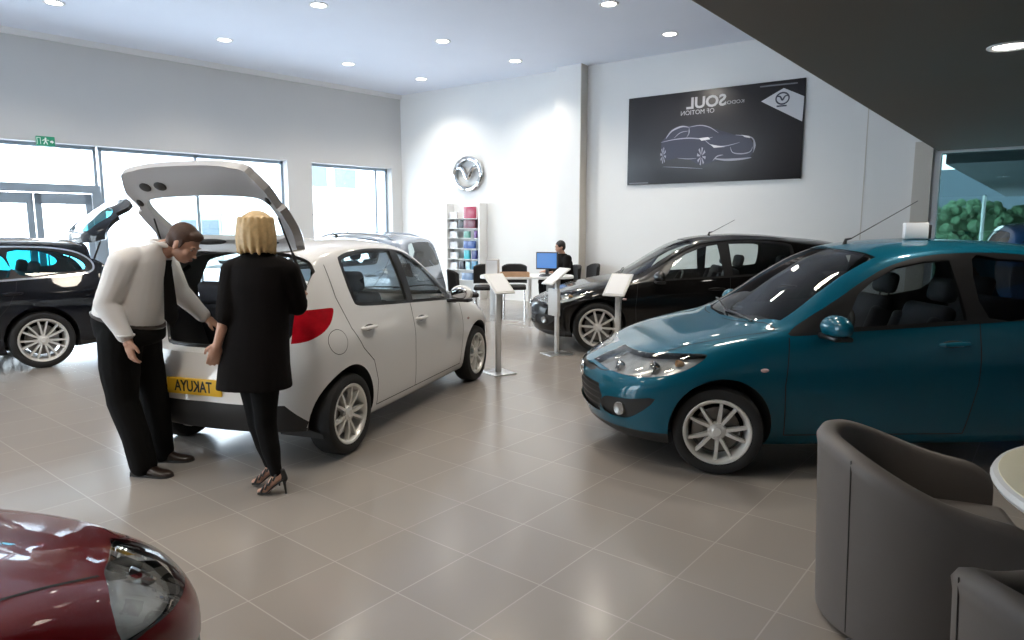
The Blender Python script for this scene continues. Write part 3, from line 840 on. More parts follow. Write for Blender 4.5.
def tile_mat():
    m = bpy.data.materials.new('grey beige floor tiles'); m.use_nodes = True; nt = m.node_tree; b = nt.nodes['Principled BSDF']
    tc = nt.nodes.new('ShaderNodeTexCoord'); mp = nt.nodes.new('ShaderNodeMapping'); br = nt.nodes.new('ShaderNodeTexBrick')
    s = 1/.452
    mp.inputs['Location'].default_value = (1.255*s+.0045, -1.41*s+.0045, 0); mp.inputs['Scale'].default_value = (s, s, 1)
    br.offset = 0; br.squash = 1; br.inputs['Scale'].default_value = 1; br.inputs['Brick Width'].default_value = 1; br.inputs['Row Height'].default_value = 1
    br.inputs['Mortar Size'].default_value = .008; br.inputs['Mortar Smooth'].default_value = .3
    br.inputs['Color1'].default_value = (.275, .250, .226, 1); br.inputs['Color2'].default_value = (.256, .232, .210, 1); br.inputs['Mortar'].default_value = (.35, .325, .30, 1)
    n = nt.nodes.new('ShaderNodeTexNoise'); n.inputs['Scale'].default_value = 1.3; n.inputs['Detail'].default_value = 3
    mx = nt.nodes.new('ShaderNodeMix'); mx.data_type = 'RGBA'; mx.blend_type = 'MULTIPLY'; mx.inputs['Factor'].default_value = .10
    rp = nt.nodes.new('ShaderNodeMapRange'); rp.inputs['To Min'].default_value = .75; rp.inputs['To Max'].default_value = 1.15
    rr = nt.nodes.new('ShaderNodeMapRange'); rr.inputs['To Min'].default_value = .17; rr.inputs['To Max'].default_value = .23
    L = nt.links.new
    L(tc.outputs['Object'], mp.inputs['Vector']); L(mp.outputs[0], br.inputs['Vector']); L(tc.outputs['Object'], n.inputs['Vector'])
    L(n.outputs['Fac'], rp.inputs['Value']); L(br.outputs['Color'], mx.inputs['A']); L(rp.outputs[0], mx.inputs['B']); L(mx.outputs['Result'], b.inputs['Base Color'])
    L(n.outputs['Fac'], rr.inputs['Value']); L(rr.outputs[0], b.inputs['Roughness'])
    bp = nt.nodes.new('ShaderNodeBump'); bp.inputs['Strength'].default_value = .15; bp.inputs['Distance'].default_value = .003; bp.invert = True
    L(br.outputs['Fac'], bp.inputs['Height']); L(bp.outputs[0], b.inputs['Normal'])
    b.inputs['Specular IOR Level'].default_value = .85
    return m
M['tiles'] = tile_mat()

def struct(name, bm, m, parent=None, loc=None, mw=None):
    o = obj(name, bm, m, parent, smooth=False)
    if parent is None: o['kind'] = 'structure'
    if mw is not None: o.matrix_world = mw
    return o

bm = NB(); bb(bm, -13.9, 6, -6, 13, -.15, 0); struct('floor', bm, M['tiles'])
bm = NB(); bb(bm, -14.2, 6.2, -6.2, 13.2, 4.8, 5.0); struct('ceiling', bm, M['ceiling'])
# left wall: local x runs from the far corner towards the camera, local y points into the room
LW = Matrix(((-.0815, .9967, 0, -12.826), (-.9967, -.0815, 0, 11.507), (0, 0, 1, 0), (0, 0, 0, 1)))
bm = NB(); HZ = 3.04
for x0, x1, z0, z1 in ((-.4, .30, 0, 4.8), (.30, 2.46, HZ, 4.8), (2.46, 3.04, 0, 4.8), (3.04, 10.2, HZ, 4.8), (10.2, 17.5, 0, 4.8)): bb(bm, x0, x1, -.30, 0, z0, z1)
M['wallshaded'] = wall_mat('shaded white painted plaster', (.60, .595, .585))  # same white paint as the back wall, darkened because less light falls here
struct('wall_left', bm, M['wallshaded'], mw=LW)
bm = NB(); bb(bm, -.02, 17.4, 0, .05, 4.70, 4.80); struct('trim_1', bm, M['wall'], mw=LW)
def window(name, x0, x1, z0, z1, bars, mw, y=-.25, fm='frame', w=.05, sills=(), pane='pane'):
    bm = NB()
    bb(bm, x0, x1, y-.04, y+.04, z1-.06, z1); bb(bm, x0, x1, y-.04, y+.04, z0, z0+.06)
    for x in (x0+w/2, x1-w/2)+tuple(bars): bb(bm, x-w/2, x+w/2, y-.04, y+.04, z0, z1)
    for (a, b_, z, h_) in sills: bb(bm, a, b_, y-.045, y+.045, z-h_/2, z+h_/2)
    o = struct(name, bm, M[fm], mw=mw)
    bm = NB(); bb(bm, x0+w, x1-w, y-.006, y+.006, z0+.06, z1-.06); struct('window_pane', bm, M[pane], o)
    return o
window('window_1', .30, 2.46, .0, HZ, (.62,), LW)
window('window_2', 3.04, 6.58, .0, HZ, (4.88,), LW)
# glazed entrance screen with a double door
window('window_3', 6.62, 10.2, 2.30, HZ, (), LW)
bm = NB(); y = -.25
bb(bm, 6.60, 10.2, y-.06, y+.06, 2.22, 2.36)
for x in (6.66, 8.62, 10.1): bb(bm, x-.07, x+.07, y-.06, y+.06, 0, 2.24)
d = struct('door_1', bm, M['frame'], mw=LW)
for x0, x1 in ((6.74, 7.60), (7.62, 8.54)):
    bm = NB()
    for a in (x0+.05, x1-.05): bb(bm, a-.05, a+.05, y-.03, y+.03, .02, 2.2)
    for z in (.12, 2.12): bb(bm, x0, x1, y-.03, y+.03, z-.1, z+.08)
    lf = struct('door_leaf', bm, M['frame'], d)
    bm = NB(); bb(bm, x0+.1, x1-.1, y-.006, y+.006, .2, 2.05); struct('door_pane', bm, M['pane'], lf)
    bm = NB(); hx = x1-.12 if x1 < 7.61 else x0+.12; tube(bm, [(hx, y+.03, .85), (hx, y+.09, .9), (hx, y+.09, 1.35), (hx, y+.03, 1.4)], .014, 8); obj('door_handle', bm, M['chrome'], lf)
bm = NB(); bb(bm, 8.69, 10.03, y-.006, y+.006, .05, 2.22); struct('door_pane', bm, M['pane'], d)

# back wall: local x runs right from the corner, local -y points into the room
BW = Matrix(((.9982, -.0589, 0, -12.826), (.0589, .9982, 0, 11.507), (0, 0, 1, 0), (0, 0, 0, 1)))
bm = NB()
for x0, x1, z0, z1 in ((-.3, 11.32, 0, 4.8), (11.32, 15.6, 2.80, 4.8), (11.32, 15.6, 0, .5), (15.6, 19., 0, 4.8)): bb(bm, x0, x1, 0, .3, z0, z1)
struct('wall_back', bm, M['wall'], mw=BW)
bm = NB(); bb(bm, 4.62, 5.20, -.26, 0, 0, 4.8); struct('trim_2', bm, M['wall'], mw=BW)   # pilaster
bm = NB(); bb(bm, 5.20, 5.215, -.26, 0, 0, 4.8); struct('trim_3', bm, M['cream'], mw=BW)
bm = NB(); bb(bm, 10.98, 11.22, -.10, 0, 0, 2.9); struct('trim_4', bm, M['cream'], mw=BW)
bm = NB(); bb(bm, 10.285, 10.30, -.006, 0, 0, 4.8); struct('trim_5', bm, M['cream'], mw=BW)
window('window_4', 11.22, 15.6, .5, 2.78, (13.4,), BW, y=.0, fm='whiteframe', w=.10, pane='tintpane')
bm = NB(); bb(bm, 5.8, 6.0, -6, 13, 0, 2.75); struct('wall_right', bm, M['wall'])
bm = NB(); bb(bm, -14.4, 6, -6.1, -5.9, 4.0, 4.8); bb(bm, -14.4, 6, -6.1, -5.9, 0, .15); bb(bm, -6.5, 6, -6.1, -5.9, .15, 4.0); struct('wall_rear', bm, M['wall'])
RW = Matrix.Translation((0, -6, 0)); window('window_5', -14.4, -6.5, .15, 4.0, (-12.4, -10.4, -8.4), RW, y=0)
bm = NB(); bb(bm, -1.565, 6.1, -6, 12.1, 2.75, 4.8); struct('soffit', bm, M['soffit'])

# downlights
def downlight(x, y, z, r, label, group, power, warm=(1, .93, .82)):
    t = empty('downlight', (x, y, z), 0, label, 'ceiling light', group)
    bm = NB(); lathe(bm, [(r*.82, -.004), (r, -.012), (r*1.12, -.008), (r*1.14, .0), (r*.82, .0)], 28, closed=True); obj('trim_ring', bm, M['lightrim'], t)
    bm = NB(); lathe(bm, [(0, -.003), (r*.5, -.0035), (r*.82, -.002)], 28); obj('lamp', bm, M['lampglow'], t)
    l = bpy.data.lights.new('downlight_beam', 'SPOT'); l.energy = power; l.color = warm; l.spot_size = math.radians(130); l.spot_blend = .8; l.shadow_soft_size = .08
    o = bpy.data.objects.new('downlight_beam', l); COL.objects.link(o); o.parent = t; o.location = (0, 0, -.03)
    return t
DL = [(-11.5, 3.79, 'round downlight nearest the left edge of the photo'), (-8.65, 6.24, 'round downlight at the top edge of the ceiling above the open tailgate'), (-11.45, 6.31, 'round downlight over the tall window beside the white open hatchback'),
      (-11.2, 8.72, 'round downlight in front of the narrow far window'), (-8.6, 8.72, 'round downlight high above the chrome emblem, midway between the far corner and the photo top'), (-11.08, 10.56, 'round downlight closest to the far ceiling corner'),
      (-8.5, 10.6, 'round downlight just left of the pilaster top'), (-5.36, 8.84, 'round downlight at the top edge left of the grey soffit'), (-5.36, 10.79, 'round downlight just above the black poster')]
for x, y, l in DL: downlight(x, y, 4.8, .125, l, 'downlights in the high ceiling', 150)
for x in (-11.5, -8.6, -5.36, -2.9):  # unseen spots without fittings, added to brighten the floor and car sides
    for y in (-3.7, -1.2, 1.3, 3.79, 6.3):
        if (x < -8 and y > 3.) or (x < -11 and y > 1.): continue
        l = bpy.data.lights.new('added_spot', 'SPOT'); l.energy = 200; l.color = (1, .90, .76); l.spot_size = math.radians(130); l.spot_blend = .8; l.shadow_soft_size = .35
        o = bpy.data.objects.new('added_spot', l); COL.objects.link(o); o.location = (x, y, 4.77)
downlight(-.363, 5.47, 2.75, .11, 'round downlight set in the dark grey soffit', None, 60)

# ------------------------------------------------------------------ outside
bm = NB(); bb(bm, -70, 60, -60, 90, -.35, -.16); struct('ground', bm, M['ground'])
w = bpy.data.worlds.new('overcast sky'); S.world = w; w.use_nodes = True; nt = w.node_tree; bg = nt.nodes['Background']
sky = nt.nodes.new('ShaderNodeTexCoord'); sp_ = nt.nodes.new('ShaderNodeSeparateXYZ'); rp = nt.nodes.new('ShaderNodeValToRGB')
nt.links.new(sky.outputs['Generated'], sp_.inputs[0]); nt.links.new(sp_.outputs['Z'], rp.inputs[0]); nt.links.new(rp.outputs[0], bg.inputs[0])
rp.color_ramp.elements[0].color = (.93, .96, 1, 1); rp.color_ramp.elements[0].position = 0.; rp.color_ramp.elements[1].color = (.72, .84, 1, 1); rp.color_ramp.elements[1].position = .8
bg.inputs[1].default_value = 7
# ------------------------------------------------------------------ cars in the place
def world_off(c, *a): return c
W_LOC = (-5.064, 3.787, 0); W_H = (-.354, .935, 0)
white, WB_, WMh = build_car('hatchback_car', dict(HATCH, plate_y=-.095), 'white', W_LOC, W_H, 'white five-door hatchback with its tailgate raised, man and woman at its boot', 'cars on show', hatch=math.radians(116), plate='TAKUYA', lining='headlining', rims=dict(n=5, pair=15))
TWO = dict(HATCH, antenna_dir=(.52, .62), antenna=(1.97, 1.47), door_r=None,
    door_f=[(1.225, .26), (1.205, .60), (1.235, .93), (1.58, 1.15), (2.0, 1.46), (2.44, 1.46), (2.48, 1.0), (2.475, .60), (2.42, .26)],
    win_f=[(1.585, .965), (1.72, 1.175), (1.84, 1.265), (2.0, 1.345), (2.2, 1.385), (2.36, 1.395), (2.40, 1.012)],
    win_r=[(2.545, 1.025), (2.515, 1.40), (2.7, 1.40), (2.92, 1.385), (3.08, 1.34), (3.15, 1.27), (3.16, 1.17), (3.11, 1.10), (3.0, 1.06)], handle_f=(2.31, .86),
    dlo=[(1.235, .925), (1.37, 1.015), (1.58, 1.14), (1.80, 1.275), (1.99, 1.365), (2.25, 1.425), (2.6, 1.442), (2.9, 1.425), (3.14, 1.38), (3.24, 1.30), (3.255, 1.17), (3.20, 1.07), (3.05, 1.03), (2.6, .998), (2.1, .968), (1.6, .938), (1.35, .918)])
B_A = math.radians(39+2+180); B_LOC = (-1.635-1.245*math.cos(B_A)+.79*math.sin(B_A), 4.17-1.245*math.sin(B_A)-.79*math.cos(B_A), 0); B_H = (math.cos(B_A), math.sin(B_A), 0)
blue, _, _ = build_car('hatchback_car', TWO, 'blue', B_LOC, B_H, 'metallic teal blue hatchback facing left behind the grey tub chairs', 'cars on show', rims=dict(n=5, pair=15), steer=math.radians(-16), privacy=True)
MID = warp(HATCH, FROM, [0, .90, 1.22, 2.12, 2.55, 3.54, 4.02, 4.46], 1.0, 1.03, tail_mat='smoke', R=.325, ar=.365, W=.205, track=.755)
black, _, _ = build_car('hatchback_car', MID, 'black', (-4.0, 8.87, 0), (-.81, -.588, 0), 'glossy black hatchback parked below the poster', 'cars on show', rims=dict(n=10, pair=0, w=(.017, .014)))
EST = warp(HATCH, FROM, [0, .95, 1.32, 2.25, 2.72, 3.675, 4.3, 4.72], 1.0, 1.05, R=.325, ar=.37, W=.215, track=.775, rails=(2.3, 4.2),
    ztop=[(0, .63), (.06, .68), (.2, .74), (.5, .83), (.8, .89), (1.1, .94), (1.3, .97), (1.65, 1.15), (2.0, 1.32), (2.3, 1.42), (2.6, 1.465), (3.0, 1.485), (3.6, 1.48), (4.1, 1.455), (4.36, 1.42), (4.44, 1.34), (4.52, 1.18), (4.60, 1.0), (4.64, .86), (4.67, .78), (4.70, .66), (4.72, .56)],
    zcant=[(0, .60), (.1, .655), (.35, .75), (.7, .84), (1.1, .905), (1.35, .94), (1.55, .985), (1.8, 1.13), (2.1, 1.265), (2.35, 1.345), (2.6, 1.39), (3.1, 1.42), (3.7, 1.415), (4.1, 1.39), (4.36, 1.34), (4.44, 1.27), (4.5, 1.14), (4.60, .93), (4.68, .75), (4.72, .52)],
    ycant=[(0, .47), (.4, .56), (.7, .63), (1.3, .70), (1.5, .72), (1.8, .69), (2.1, .64), (2.4, .61), (3.0, .60), (3.9, .59), (4.3, .575), (4.42, .56), (4.52, .58), (4.66, .62), (4.72, .62)],
    zbelt=[(0, .575), (.1, .62), (.35, .69), (.65, .775), (1.0, .85), (1.35, .92), (1.8, .955), (2.5, .975), (3.2, 1.0), (3.9, 1.03), (4.3, 1.05), (4.45, 1.01), (4.56, .86), (4.66, .72), (4.72, .48)],
    dlo=[(1.55, .94), (1.75, 1.05), (2.0, 1.17), (2.25, 1.28), (2.45, 1.345), (2.8, 1.385), (3.3, 1.395), (3.8, 1.38), (4.08, 1.33), (4.22, 1.25), (4.27, 1.16), (4.22, 1.085), (4.0, 1.055), (3.5, 1.03), (3.0, 1.01), (2.4, .985), (1.9, .96)],
    win_r=[(2.78, 1.035), (2.74, 1.36), (3.1, 1.37), (3.34, 1.365), (3.42, 1.06)], win_q=[(3.52, 1.075), (3.45, 1.35), (3.8, 1.345), (4.02, 1.30), (4.15, 1.23), (4.19, 1.16), (4.14, 1.11), (3.95, 1.09)],
    door_r=[(2.70, .26), (2.725, .60), (2.73, .98), (2.70, 1.42), (3.46, 1.42), (3.50, 1.10), (3.46, .90), (3.38, .74), (3.28, .62), (3.22, .45), (3.22, .26)],
    hatch_x=4.26, tail=[(4.82, .99), (4.6, 1.0), (4.44, 1.0), (4.34, .96), (4.32, .90), (4.38, .86), (4.5, .83), (4.62, .82), (4.82, .82)])
navy, _, _ = build_car('estate_car', EST, 'navy', (-10.02, 1.30, 0), (-.1, -.995, 0), 'dark navy estate car with chrome window line, behind the man in white shirt', 'cars on show', hatch=math.radians(105), rims=dict(n=7, pair=11, w=(.014, .012)), roof_rails=True, chrome_dlo=True, hatch_in='navy', gl='cyanglass')
silver, _, _ = build_car('hatchback_car', dict(HATCH, rails=(1.9, 3.3), tail_mat='smoke'), 'silver', (-9.55, 7.15, 0), (-.92, -.39, 0), 'silver blue car mostly hidden behind the white hatchback', 'cars on show', roof_rails=True)
SUV = warp(HATCH, FROM, [0, .95, 1.35, 2.25, 2.72, 3.70, 4.2, 4.6], 1.145, 1.06, R=.36, ar=.40, W=.22, track=.78, antenna=None, tail_mat='smoke')
suv, _, _ = build_car('suv_car', SUV, 'skyblue', (1.30, 9.75, 0), (.97, .24, 0), 'mid blue tall car at the right edge behind the teal hatchback', 'cars on show')
RED = dict(warp(HATCH, FROM, FROM, 1., 1.05), badge=False, headlight_top=[(.25, .41), (.35, .52), (.45, .625), (.55, .73), (.60, .90), (.02, .90), (-.08, .55), (.05, .41), (.14, .40)], lamp_floor=[(-1, 0), (2, 0), (2, .83), (.55, .675), (.2, .605), (-1, .56)], bulb_out=1.2, bulb_up=.6,
    hood=[(.05, 0), (.08, .26), (.17, .37), (.25, .42), (.35, .53), (.45, .635), (.52, .705), (.70, .72), (1.0, .73), (1.14, .72), (1.07, .5), (1.0, .3), (.97, 0)], bulbs=[(.25, .69, .045, 'chrome'), (.36, .71, .036, 'chrome'), (.17, .66, .03, 'lampdark')])
red, _, _ = build_car('hatchback_car', RED, 'wine', (-1.81, -1.10, 0), (-.37, .93, 0), 'wine red car whose bonnet and headlight fill the bottom left corner', 'cars on show')
white.scale = (1, .95, 1); white.location = Vector(W_LOC)+Vector((.935, .354, 0))*.055
# ------------------------------------------------------------------ furniture and small things
M['tub'] = mat('taupe grey leatherette', (.125, .113, .106), .5, noise=.06, nscale=8, bump=.06)
M['cream_top'] = mat('cream laminate', (.95, .90, .68), .35)
M['white_lam'] = mat('white laminate', (.78, .78, .77), .35)
M['wood'] = mat('pale brown wood', (.42, .26, .15), .5, noise=.25, nscale=9)
M['grey'] = mat('warm grey metal', (.30, .29, .28), .45, .2)
M['blackfab'] = mat('black chair fabric', (.014, .013, .014), .75, bump=.1, nscale=60)
M['screen'] = mat('lit blue screen', (.02, .08, .25), .2, emit=(.03, .16, .45), estr=.55)
M['acrylic'] = mat('white price board', (.62, .62, .61), .35)
M['paper'] = mat('white paper', (.72, .73, .75), .6)
M['posterblack'] = mat('dark poster print', (.020, .018, .021), .35, noise=.25, nscale=.8)
M['silverink'] = mat('pale printed lettering', (.42, .42, .44), .5)
M['dimink'] = mat('dim grey printed line', (.20, .20, .22), .5)
M['midink'] = mat('grey printed line', (.32, .32, .38), .5)
M['carink'] = mat('dark blue grey printed car body', (.03, .031, .055), .4)
M['posterwhite'] = mat('light grey printed panel', (.62, .62, .64), .5)
M['green'] = mat('green exit sign face', (.01, .16, .09), .4, emit=(.02, .35, .18), estr=.25)
M['signwhite'] = mat('white sign symbol', (.85, .9, .87), .4)
M['steel'] = mat('brushed steel', (.6, .6, .6), .3, .9)

def tub_chair(loc, face, label):
    """upholstered tub chair; local +x is the open front"""
    t = empty('tub_chair', loc, face, label, 'chair', 'grey tub chairs')
    bm = NB(); rings = []; rb = .40
    plan = []                                   # horse-shoe plan: (point on the unit outline, outward direction, height)
    for k in range(9): plan.append((.30*(1-k/9), -1, None))
    for k in range(41): plan.append((None, 0, -PI/2-PI*k/40))
    for k in range(1, 10): plan.append((.30*k/9, 1, None))
    N = len(plan)
    for i, (sx, sg, a) in enumerate(plan):
        if a is None: d = Vector((0, sg, 0)); base = Vector((sx, 0, 0))
        else: d = Vector((math.cos(a), math.sin(a), 0)); base = Vector((0, 0, 0))
        f = 1-abs(i-(N-1)/2)/((N-1)/2)
        top = .60+.185*(.5-.5*math.cos(PI*min(1, f*1.12)))
        if f < .12: top -= .05*(1-f/.12)**2
        ro = lambda z: rb-.03+.035*(z/.8)
        pr = [(ro(0)-.03, .03), (ro(.05), .03), (ro(.3), .3), (ro(top-.1), top-.07), (ro(top)+.002, top-.035), (ro(top)-.012, top-.01), (ro(top)-.04, top), (ro(top)-.068, top-.006), (ro(top)-.09, top-.03), (ro(top)-.105, .50), (ro(.4)-.105, .38), (ro(.1)-.105, .06)]
        rings.append([bm.verts.new(base+d*r+Vector((0, 0, z))) for r, z in pr])
    m = len(rings[0])
    for P, Q in zip(rings, rings[1:]):
        for j in range(m): bm.faces.new((P[j], Q[j], Q[(j+1) % m], P[(j+1) % m]))
    bm.faces.new(rings[0]); bm.faces.new(rings[-1][::-1])
    sh = obj('shell', bm, M['tub'], t, angle=60)
    bm = NB(); 
    bm.free()
    for a in (PI-.75, PI+.75):
        bm = NB(); tube(bm, [((rb-.03+.035*z/.8+.0006)*math.cos(a), (rb-.03+.035*z/.8+.0006)*math.sin(a), z) for z in np.linspace(.04, .74, 14)], .0022, 6); obj('stitched_seam', bm, M['plastic'], sh)
    bm = NB(); lathe(bm, [(0, .28), (.25, .28), (.28, .31), (.28, .42), (.25, .45), (0, .455)], 40); box(bm, (.17, 0, .37), (.34, .55, .17), .04, 3); obj('seat', bm, M['tub'], t)
    for x, y in ((.2, .2), (.2, -.2), (-.2, .2), (-.2, -.2)):
        bm = NB(); cyl(bm, (x, y, 0), (x, y, .05), .02, .024); obj('foot', bm, M['plastic'], t)
    return t
ang = lambda v: math.atan2(v.y, v.x)
tub_chair(tuple(CR*1.65+CF*2.58), ang(CR*.92-CF*.38), 'large taupe grey tub chair in front of the teal hatchback')
tub_chair(tuple(CR*1.50+CF*1.46), ang(CR*.9+CF*.42), 'grey tub chair cut off by the bottom right corner of the photo')

t = empty('round_table', tuple(CR*2.42+CF*1.97), 0, 'round table with cream top between the grey tub chairs', 'table')
bm = NB(); lathe(bm, [(0, .685), (.75, .685), (.772, .69), (.78, .705), (.772, .722), (.755, .728)], 64); obj('table_edge', bm, M['white_lam'], t)
bm = NB(); lathe(bm, [(0, .7295), (.755, .7295), (.757, .727)], 64); obj('tabletop', bm, M['cream_top'], t)
bm = NB(); cyl(bm, (0, 0, .02), (0, 0, .70), .04); lathe(bm, [(0, .0), (.26, 0), (.26, .012), (.05, .035), (0, .035)], 40); obj('pedestal', bm, M['grey'], t)
b = empty('brochure', tuple(CR*2.20+CF*2.52+Vector((0, 0, .7296))), .9, 'dark brochure lying on the cream round table', 'brochure')
bm = NB(); bb(bm, -.10, .10, -.145, .145, 0, .009, .002); obj('pages', bm, M['paper'], b)
bm = NB(); bb(bm, -.102, .102, -.147, .147, .009, .012); obj('cover', bm, M['plastic'], b)

# price stands
def price_stand(loc, face, label, box_=True, tilt=35):
    t = empty('price_stand', loc, face, label, 'stand', 'white price stands')
    bm = NB(); bb(bm, -.17, .17, -.14, .14, 0, .012, .004); obj('base_plate', bm, M['steel'], t)
    bm = NB(); bb(bm, -.02, .02, -.03, .03, .01, .98, .006); obj('post', bm, M['acrylic'], t)
    bm = NB(); box(bm, (0.02, 0, 1.0), (.34, .25, .018), .006, 2, rot(0, math.radians(tilt), 0)); pn = obj('sloped_board', bm, M['acrylic'], t)
    bm = NB(); box(bm, (0.02+.011*math.sin(math.radians(tilt)), 0, 1.0+.011*math.cos(math.radians(tilt))), (.29, .20, .003), 0, 2, rot(0, math.radians(tilt), 0)); obj('price_sheet', bm, M['paper'], pn)
    if box_:
        bm = NB(); bb(bm, .02, .07, -.11, .11, .50, .84, .008); obj('leaflet_box', bm, M['acrylic'], t)
    return t
price_stand((-4.78, 5.66, 0), ang(CR*.6-CF*1.), 'slim white price stand at the nose of the white hatchback', False)
price_stand((-4.93, 7.0, 0), ang(-CR*.9-CF*.5), 'white price stand with leaflet box in front of the black hatchback')
price_stand((-3.66, 6.34, 0), ang(-CF*.9-CR*.55), 'white price stand with sloped board behind the teal hatchback bonnet', False, 40)

b = empty('price_cube', (-.84, 5.72, 1.528), .3, 'white price cube standing on the teal hatchback roof', 'price sign')
bm = NB(); bb(bm, -.075, .075, -.06, .06, .0, .115, .006); obj('panel', bm, M['paper'], b)
bm = NB(); bb(bm, .076, .095, -.05, .05, .0, .10, .006); obj('clip', bm, M['plastic'], b)

# ------------------------------------------------------------------ back of the hall
def visitor_chair(loc, face, label):
    t = empty('visitor_chair', loc, face, label, 'chair', 'black chairs round the far desk')
    bm = NB(); box(bm, (0, 0, .45), (.46, .46, .08), .03, 3); obj('seat', bm, M['blackfab'], t)
    bm = NB(); n = 12; rings = []
    for i in range(n+1):
        y = -.25+.5*i/n; x = -.26+.10*(y/.25)**2
        h = .90-.05*(y/.25)**4
        rings.append([bm.verts.new(p) for p in ((x, y, .52), (x-.03, y, h-.02), (x-.01, y, h), (x+.03, y, h-.02), (x+.045, y, .52))])
    for P, Q in zip(rings, rings[1:]):
        for j in range(5): bm.faces.new((P[j], Q[j], Q[(j+1) % 5], P[(j+1) % 5]))
    bm.faces.new(rings[0]); bm.faces.new(rings[-1][::-1]); obj('backrest', bm, M['blackfab'], t)
    for x, y in ((.2, .2), (.2, -.2), (-.22, .2), (-.22, -.2)):
        bm = NB(); cyl(bm, (x*1.05, y*1.05, 0), (x*.95, y*.95, .43), .013, n=10); obj('leg', bm, M['chrome'], t)
    return t
# desk across the far end
DK = Vector((-7.55, 9.75, 0)); DA = ang(CR)
t = empty('desk', DK, DA, 'pale topped desk with grey side panels in front of the far white wall', 'desk')
bm = NB(); n0 = [(.85*math.copysign(abs(math.cos(a))**.6, math.cos(a)), .5*math.copysign(abs(math.sin(a))**.6, math.sin(a))) for a in np.linspace(0, 2*PI, 49)[:-1]]
prism(bm, n0, .035, Matrix.Translation((0, 0, .71))); obj('desktop', bm, M['white_lam'], t)
for x in (-.55, .5):
    bm = NB(); P = [(x+.10*math.sin(k*.5)-.03, -.28+.56*k/10) for k in range(11)]
    prev = None
    for (px, py) in P:
        q = [bm.verts.new((px, py, 0)), bm.verts.new((px, py, .71)), bm.verts.new((px+.04, py, .71)), bm.verts.new((px+.04, py, 0))]
        if prev:
            for j in range(4): bm.faces.new((prev[j], q[j], q[(j+1) % 4], prev[(j+1) % 4]))
        else: bm.faces.new(q)
        prev = q
    bm.faces.new(prev[::-1]); obj('side_panel', bm, M['grey'], t)
bm = NB(); 
cyl(bm, (.05, -.3, 0), (.05, -.3, .71), .03); obj('leg', bm, M['white_lam'], t)
def on_desk(r, f, z=.745): p = DK+CR*r+CF*f; return (p.x, p.y, z)
b = empty('wooden_tray', on_desk(-.22, -.22), DA, 'pale brown wooden tray on the far desk', 'tray')
bm = NB(); bb(bm, -.26, .26, -.16, .16, 0, .015, .003); obj('tray_base', bm, M['wood'], b)
bm = NB()
for y in (-.155, .155): bb(bm, -.26, .26, y-.008, y+.008, .0, .075, .003)
for x in (-.255, .255): bb(bm, x-.008, x+.008, -.16, .16, 0, .075, .003)
obj('tray_rim', bm, M['wood'], b)
b = empty('leaflet_holder', on_desk(-.62, -.12), DA-.3, 'upright pale grey leaflet box on the left end of the far desk', 'leaflet holder')
bm = NB(); bb(bm, -.12, .12, -.05, .05, 0, .30, .006); obj('box_body', bm, mat('pale grey card', (.52, .49, .47), .6), b)
bm = NB(); bb(bm, -.10, .10, -.053, -.049, .04, .28); obj('leaflet', bm, M['paper'], b)
mo = empty('computer_monitor', on_desk(.38, .20), DA-.35, 'computer monitor with a lit blue screen on the far desk', 'monitor')
bm = NB(); bb(bm, -.21, .21, -.02, .02, .10, .42, .01); ms = obj('casing', bm, M['plastic'], mo)
bm = NB(); bb(bm, -.19, .19, -.023, -.019, .125, .40); obj('screen', bm, M['screen'], ms)
bm = NB(); bb(bm, -.03, .03, .0, .03, .01, .2, .005); bb(bm, -.11, .11, -.08, .09, 0, .012, .004); obj('monitor_stand', bm, M['plastic'], mo)
kb = empty('keyboard', on_desk(.42, -.16), DA+.5, 'dark keyboard on the far desk beside the monitor', 'keyboard')
bm = NB(); bb(bm, -.2, .2, -.07, .07, 0, .018, .004); obj('keys', bm, M['plastic'], kb)
visitor_chair(tuple(DK+CR*-1.12+CF*-.55), ang(CR+CF*.3), 'black visitor chair left of the far desk, nearest the white car mirror')
visitor_chair(tuple(DK+CR*-.78+CF*.85), ang(-CF), 'black visitor chair behind the leaflet box on the far desk')
visitor_chair(tuple(DK+CR*-.22+CF*.95), ang(-CF), 'black visitor chair behind the wooden tray on the far desk')
SEATED = DK+CR*.78+CF*.72
visitor_chair(tuple(SEATED+CR*.42+CF*.45), ang(-CR-CF*.3), 'black chair right of the seated person, by the black car windscreen')
visitor_chair(tuple(SEATED), ang(-CR-CF*.4), 'black chair the person at the far desk sits on')

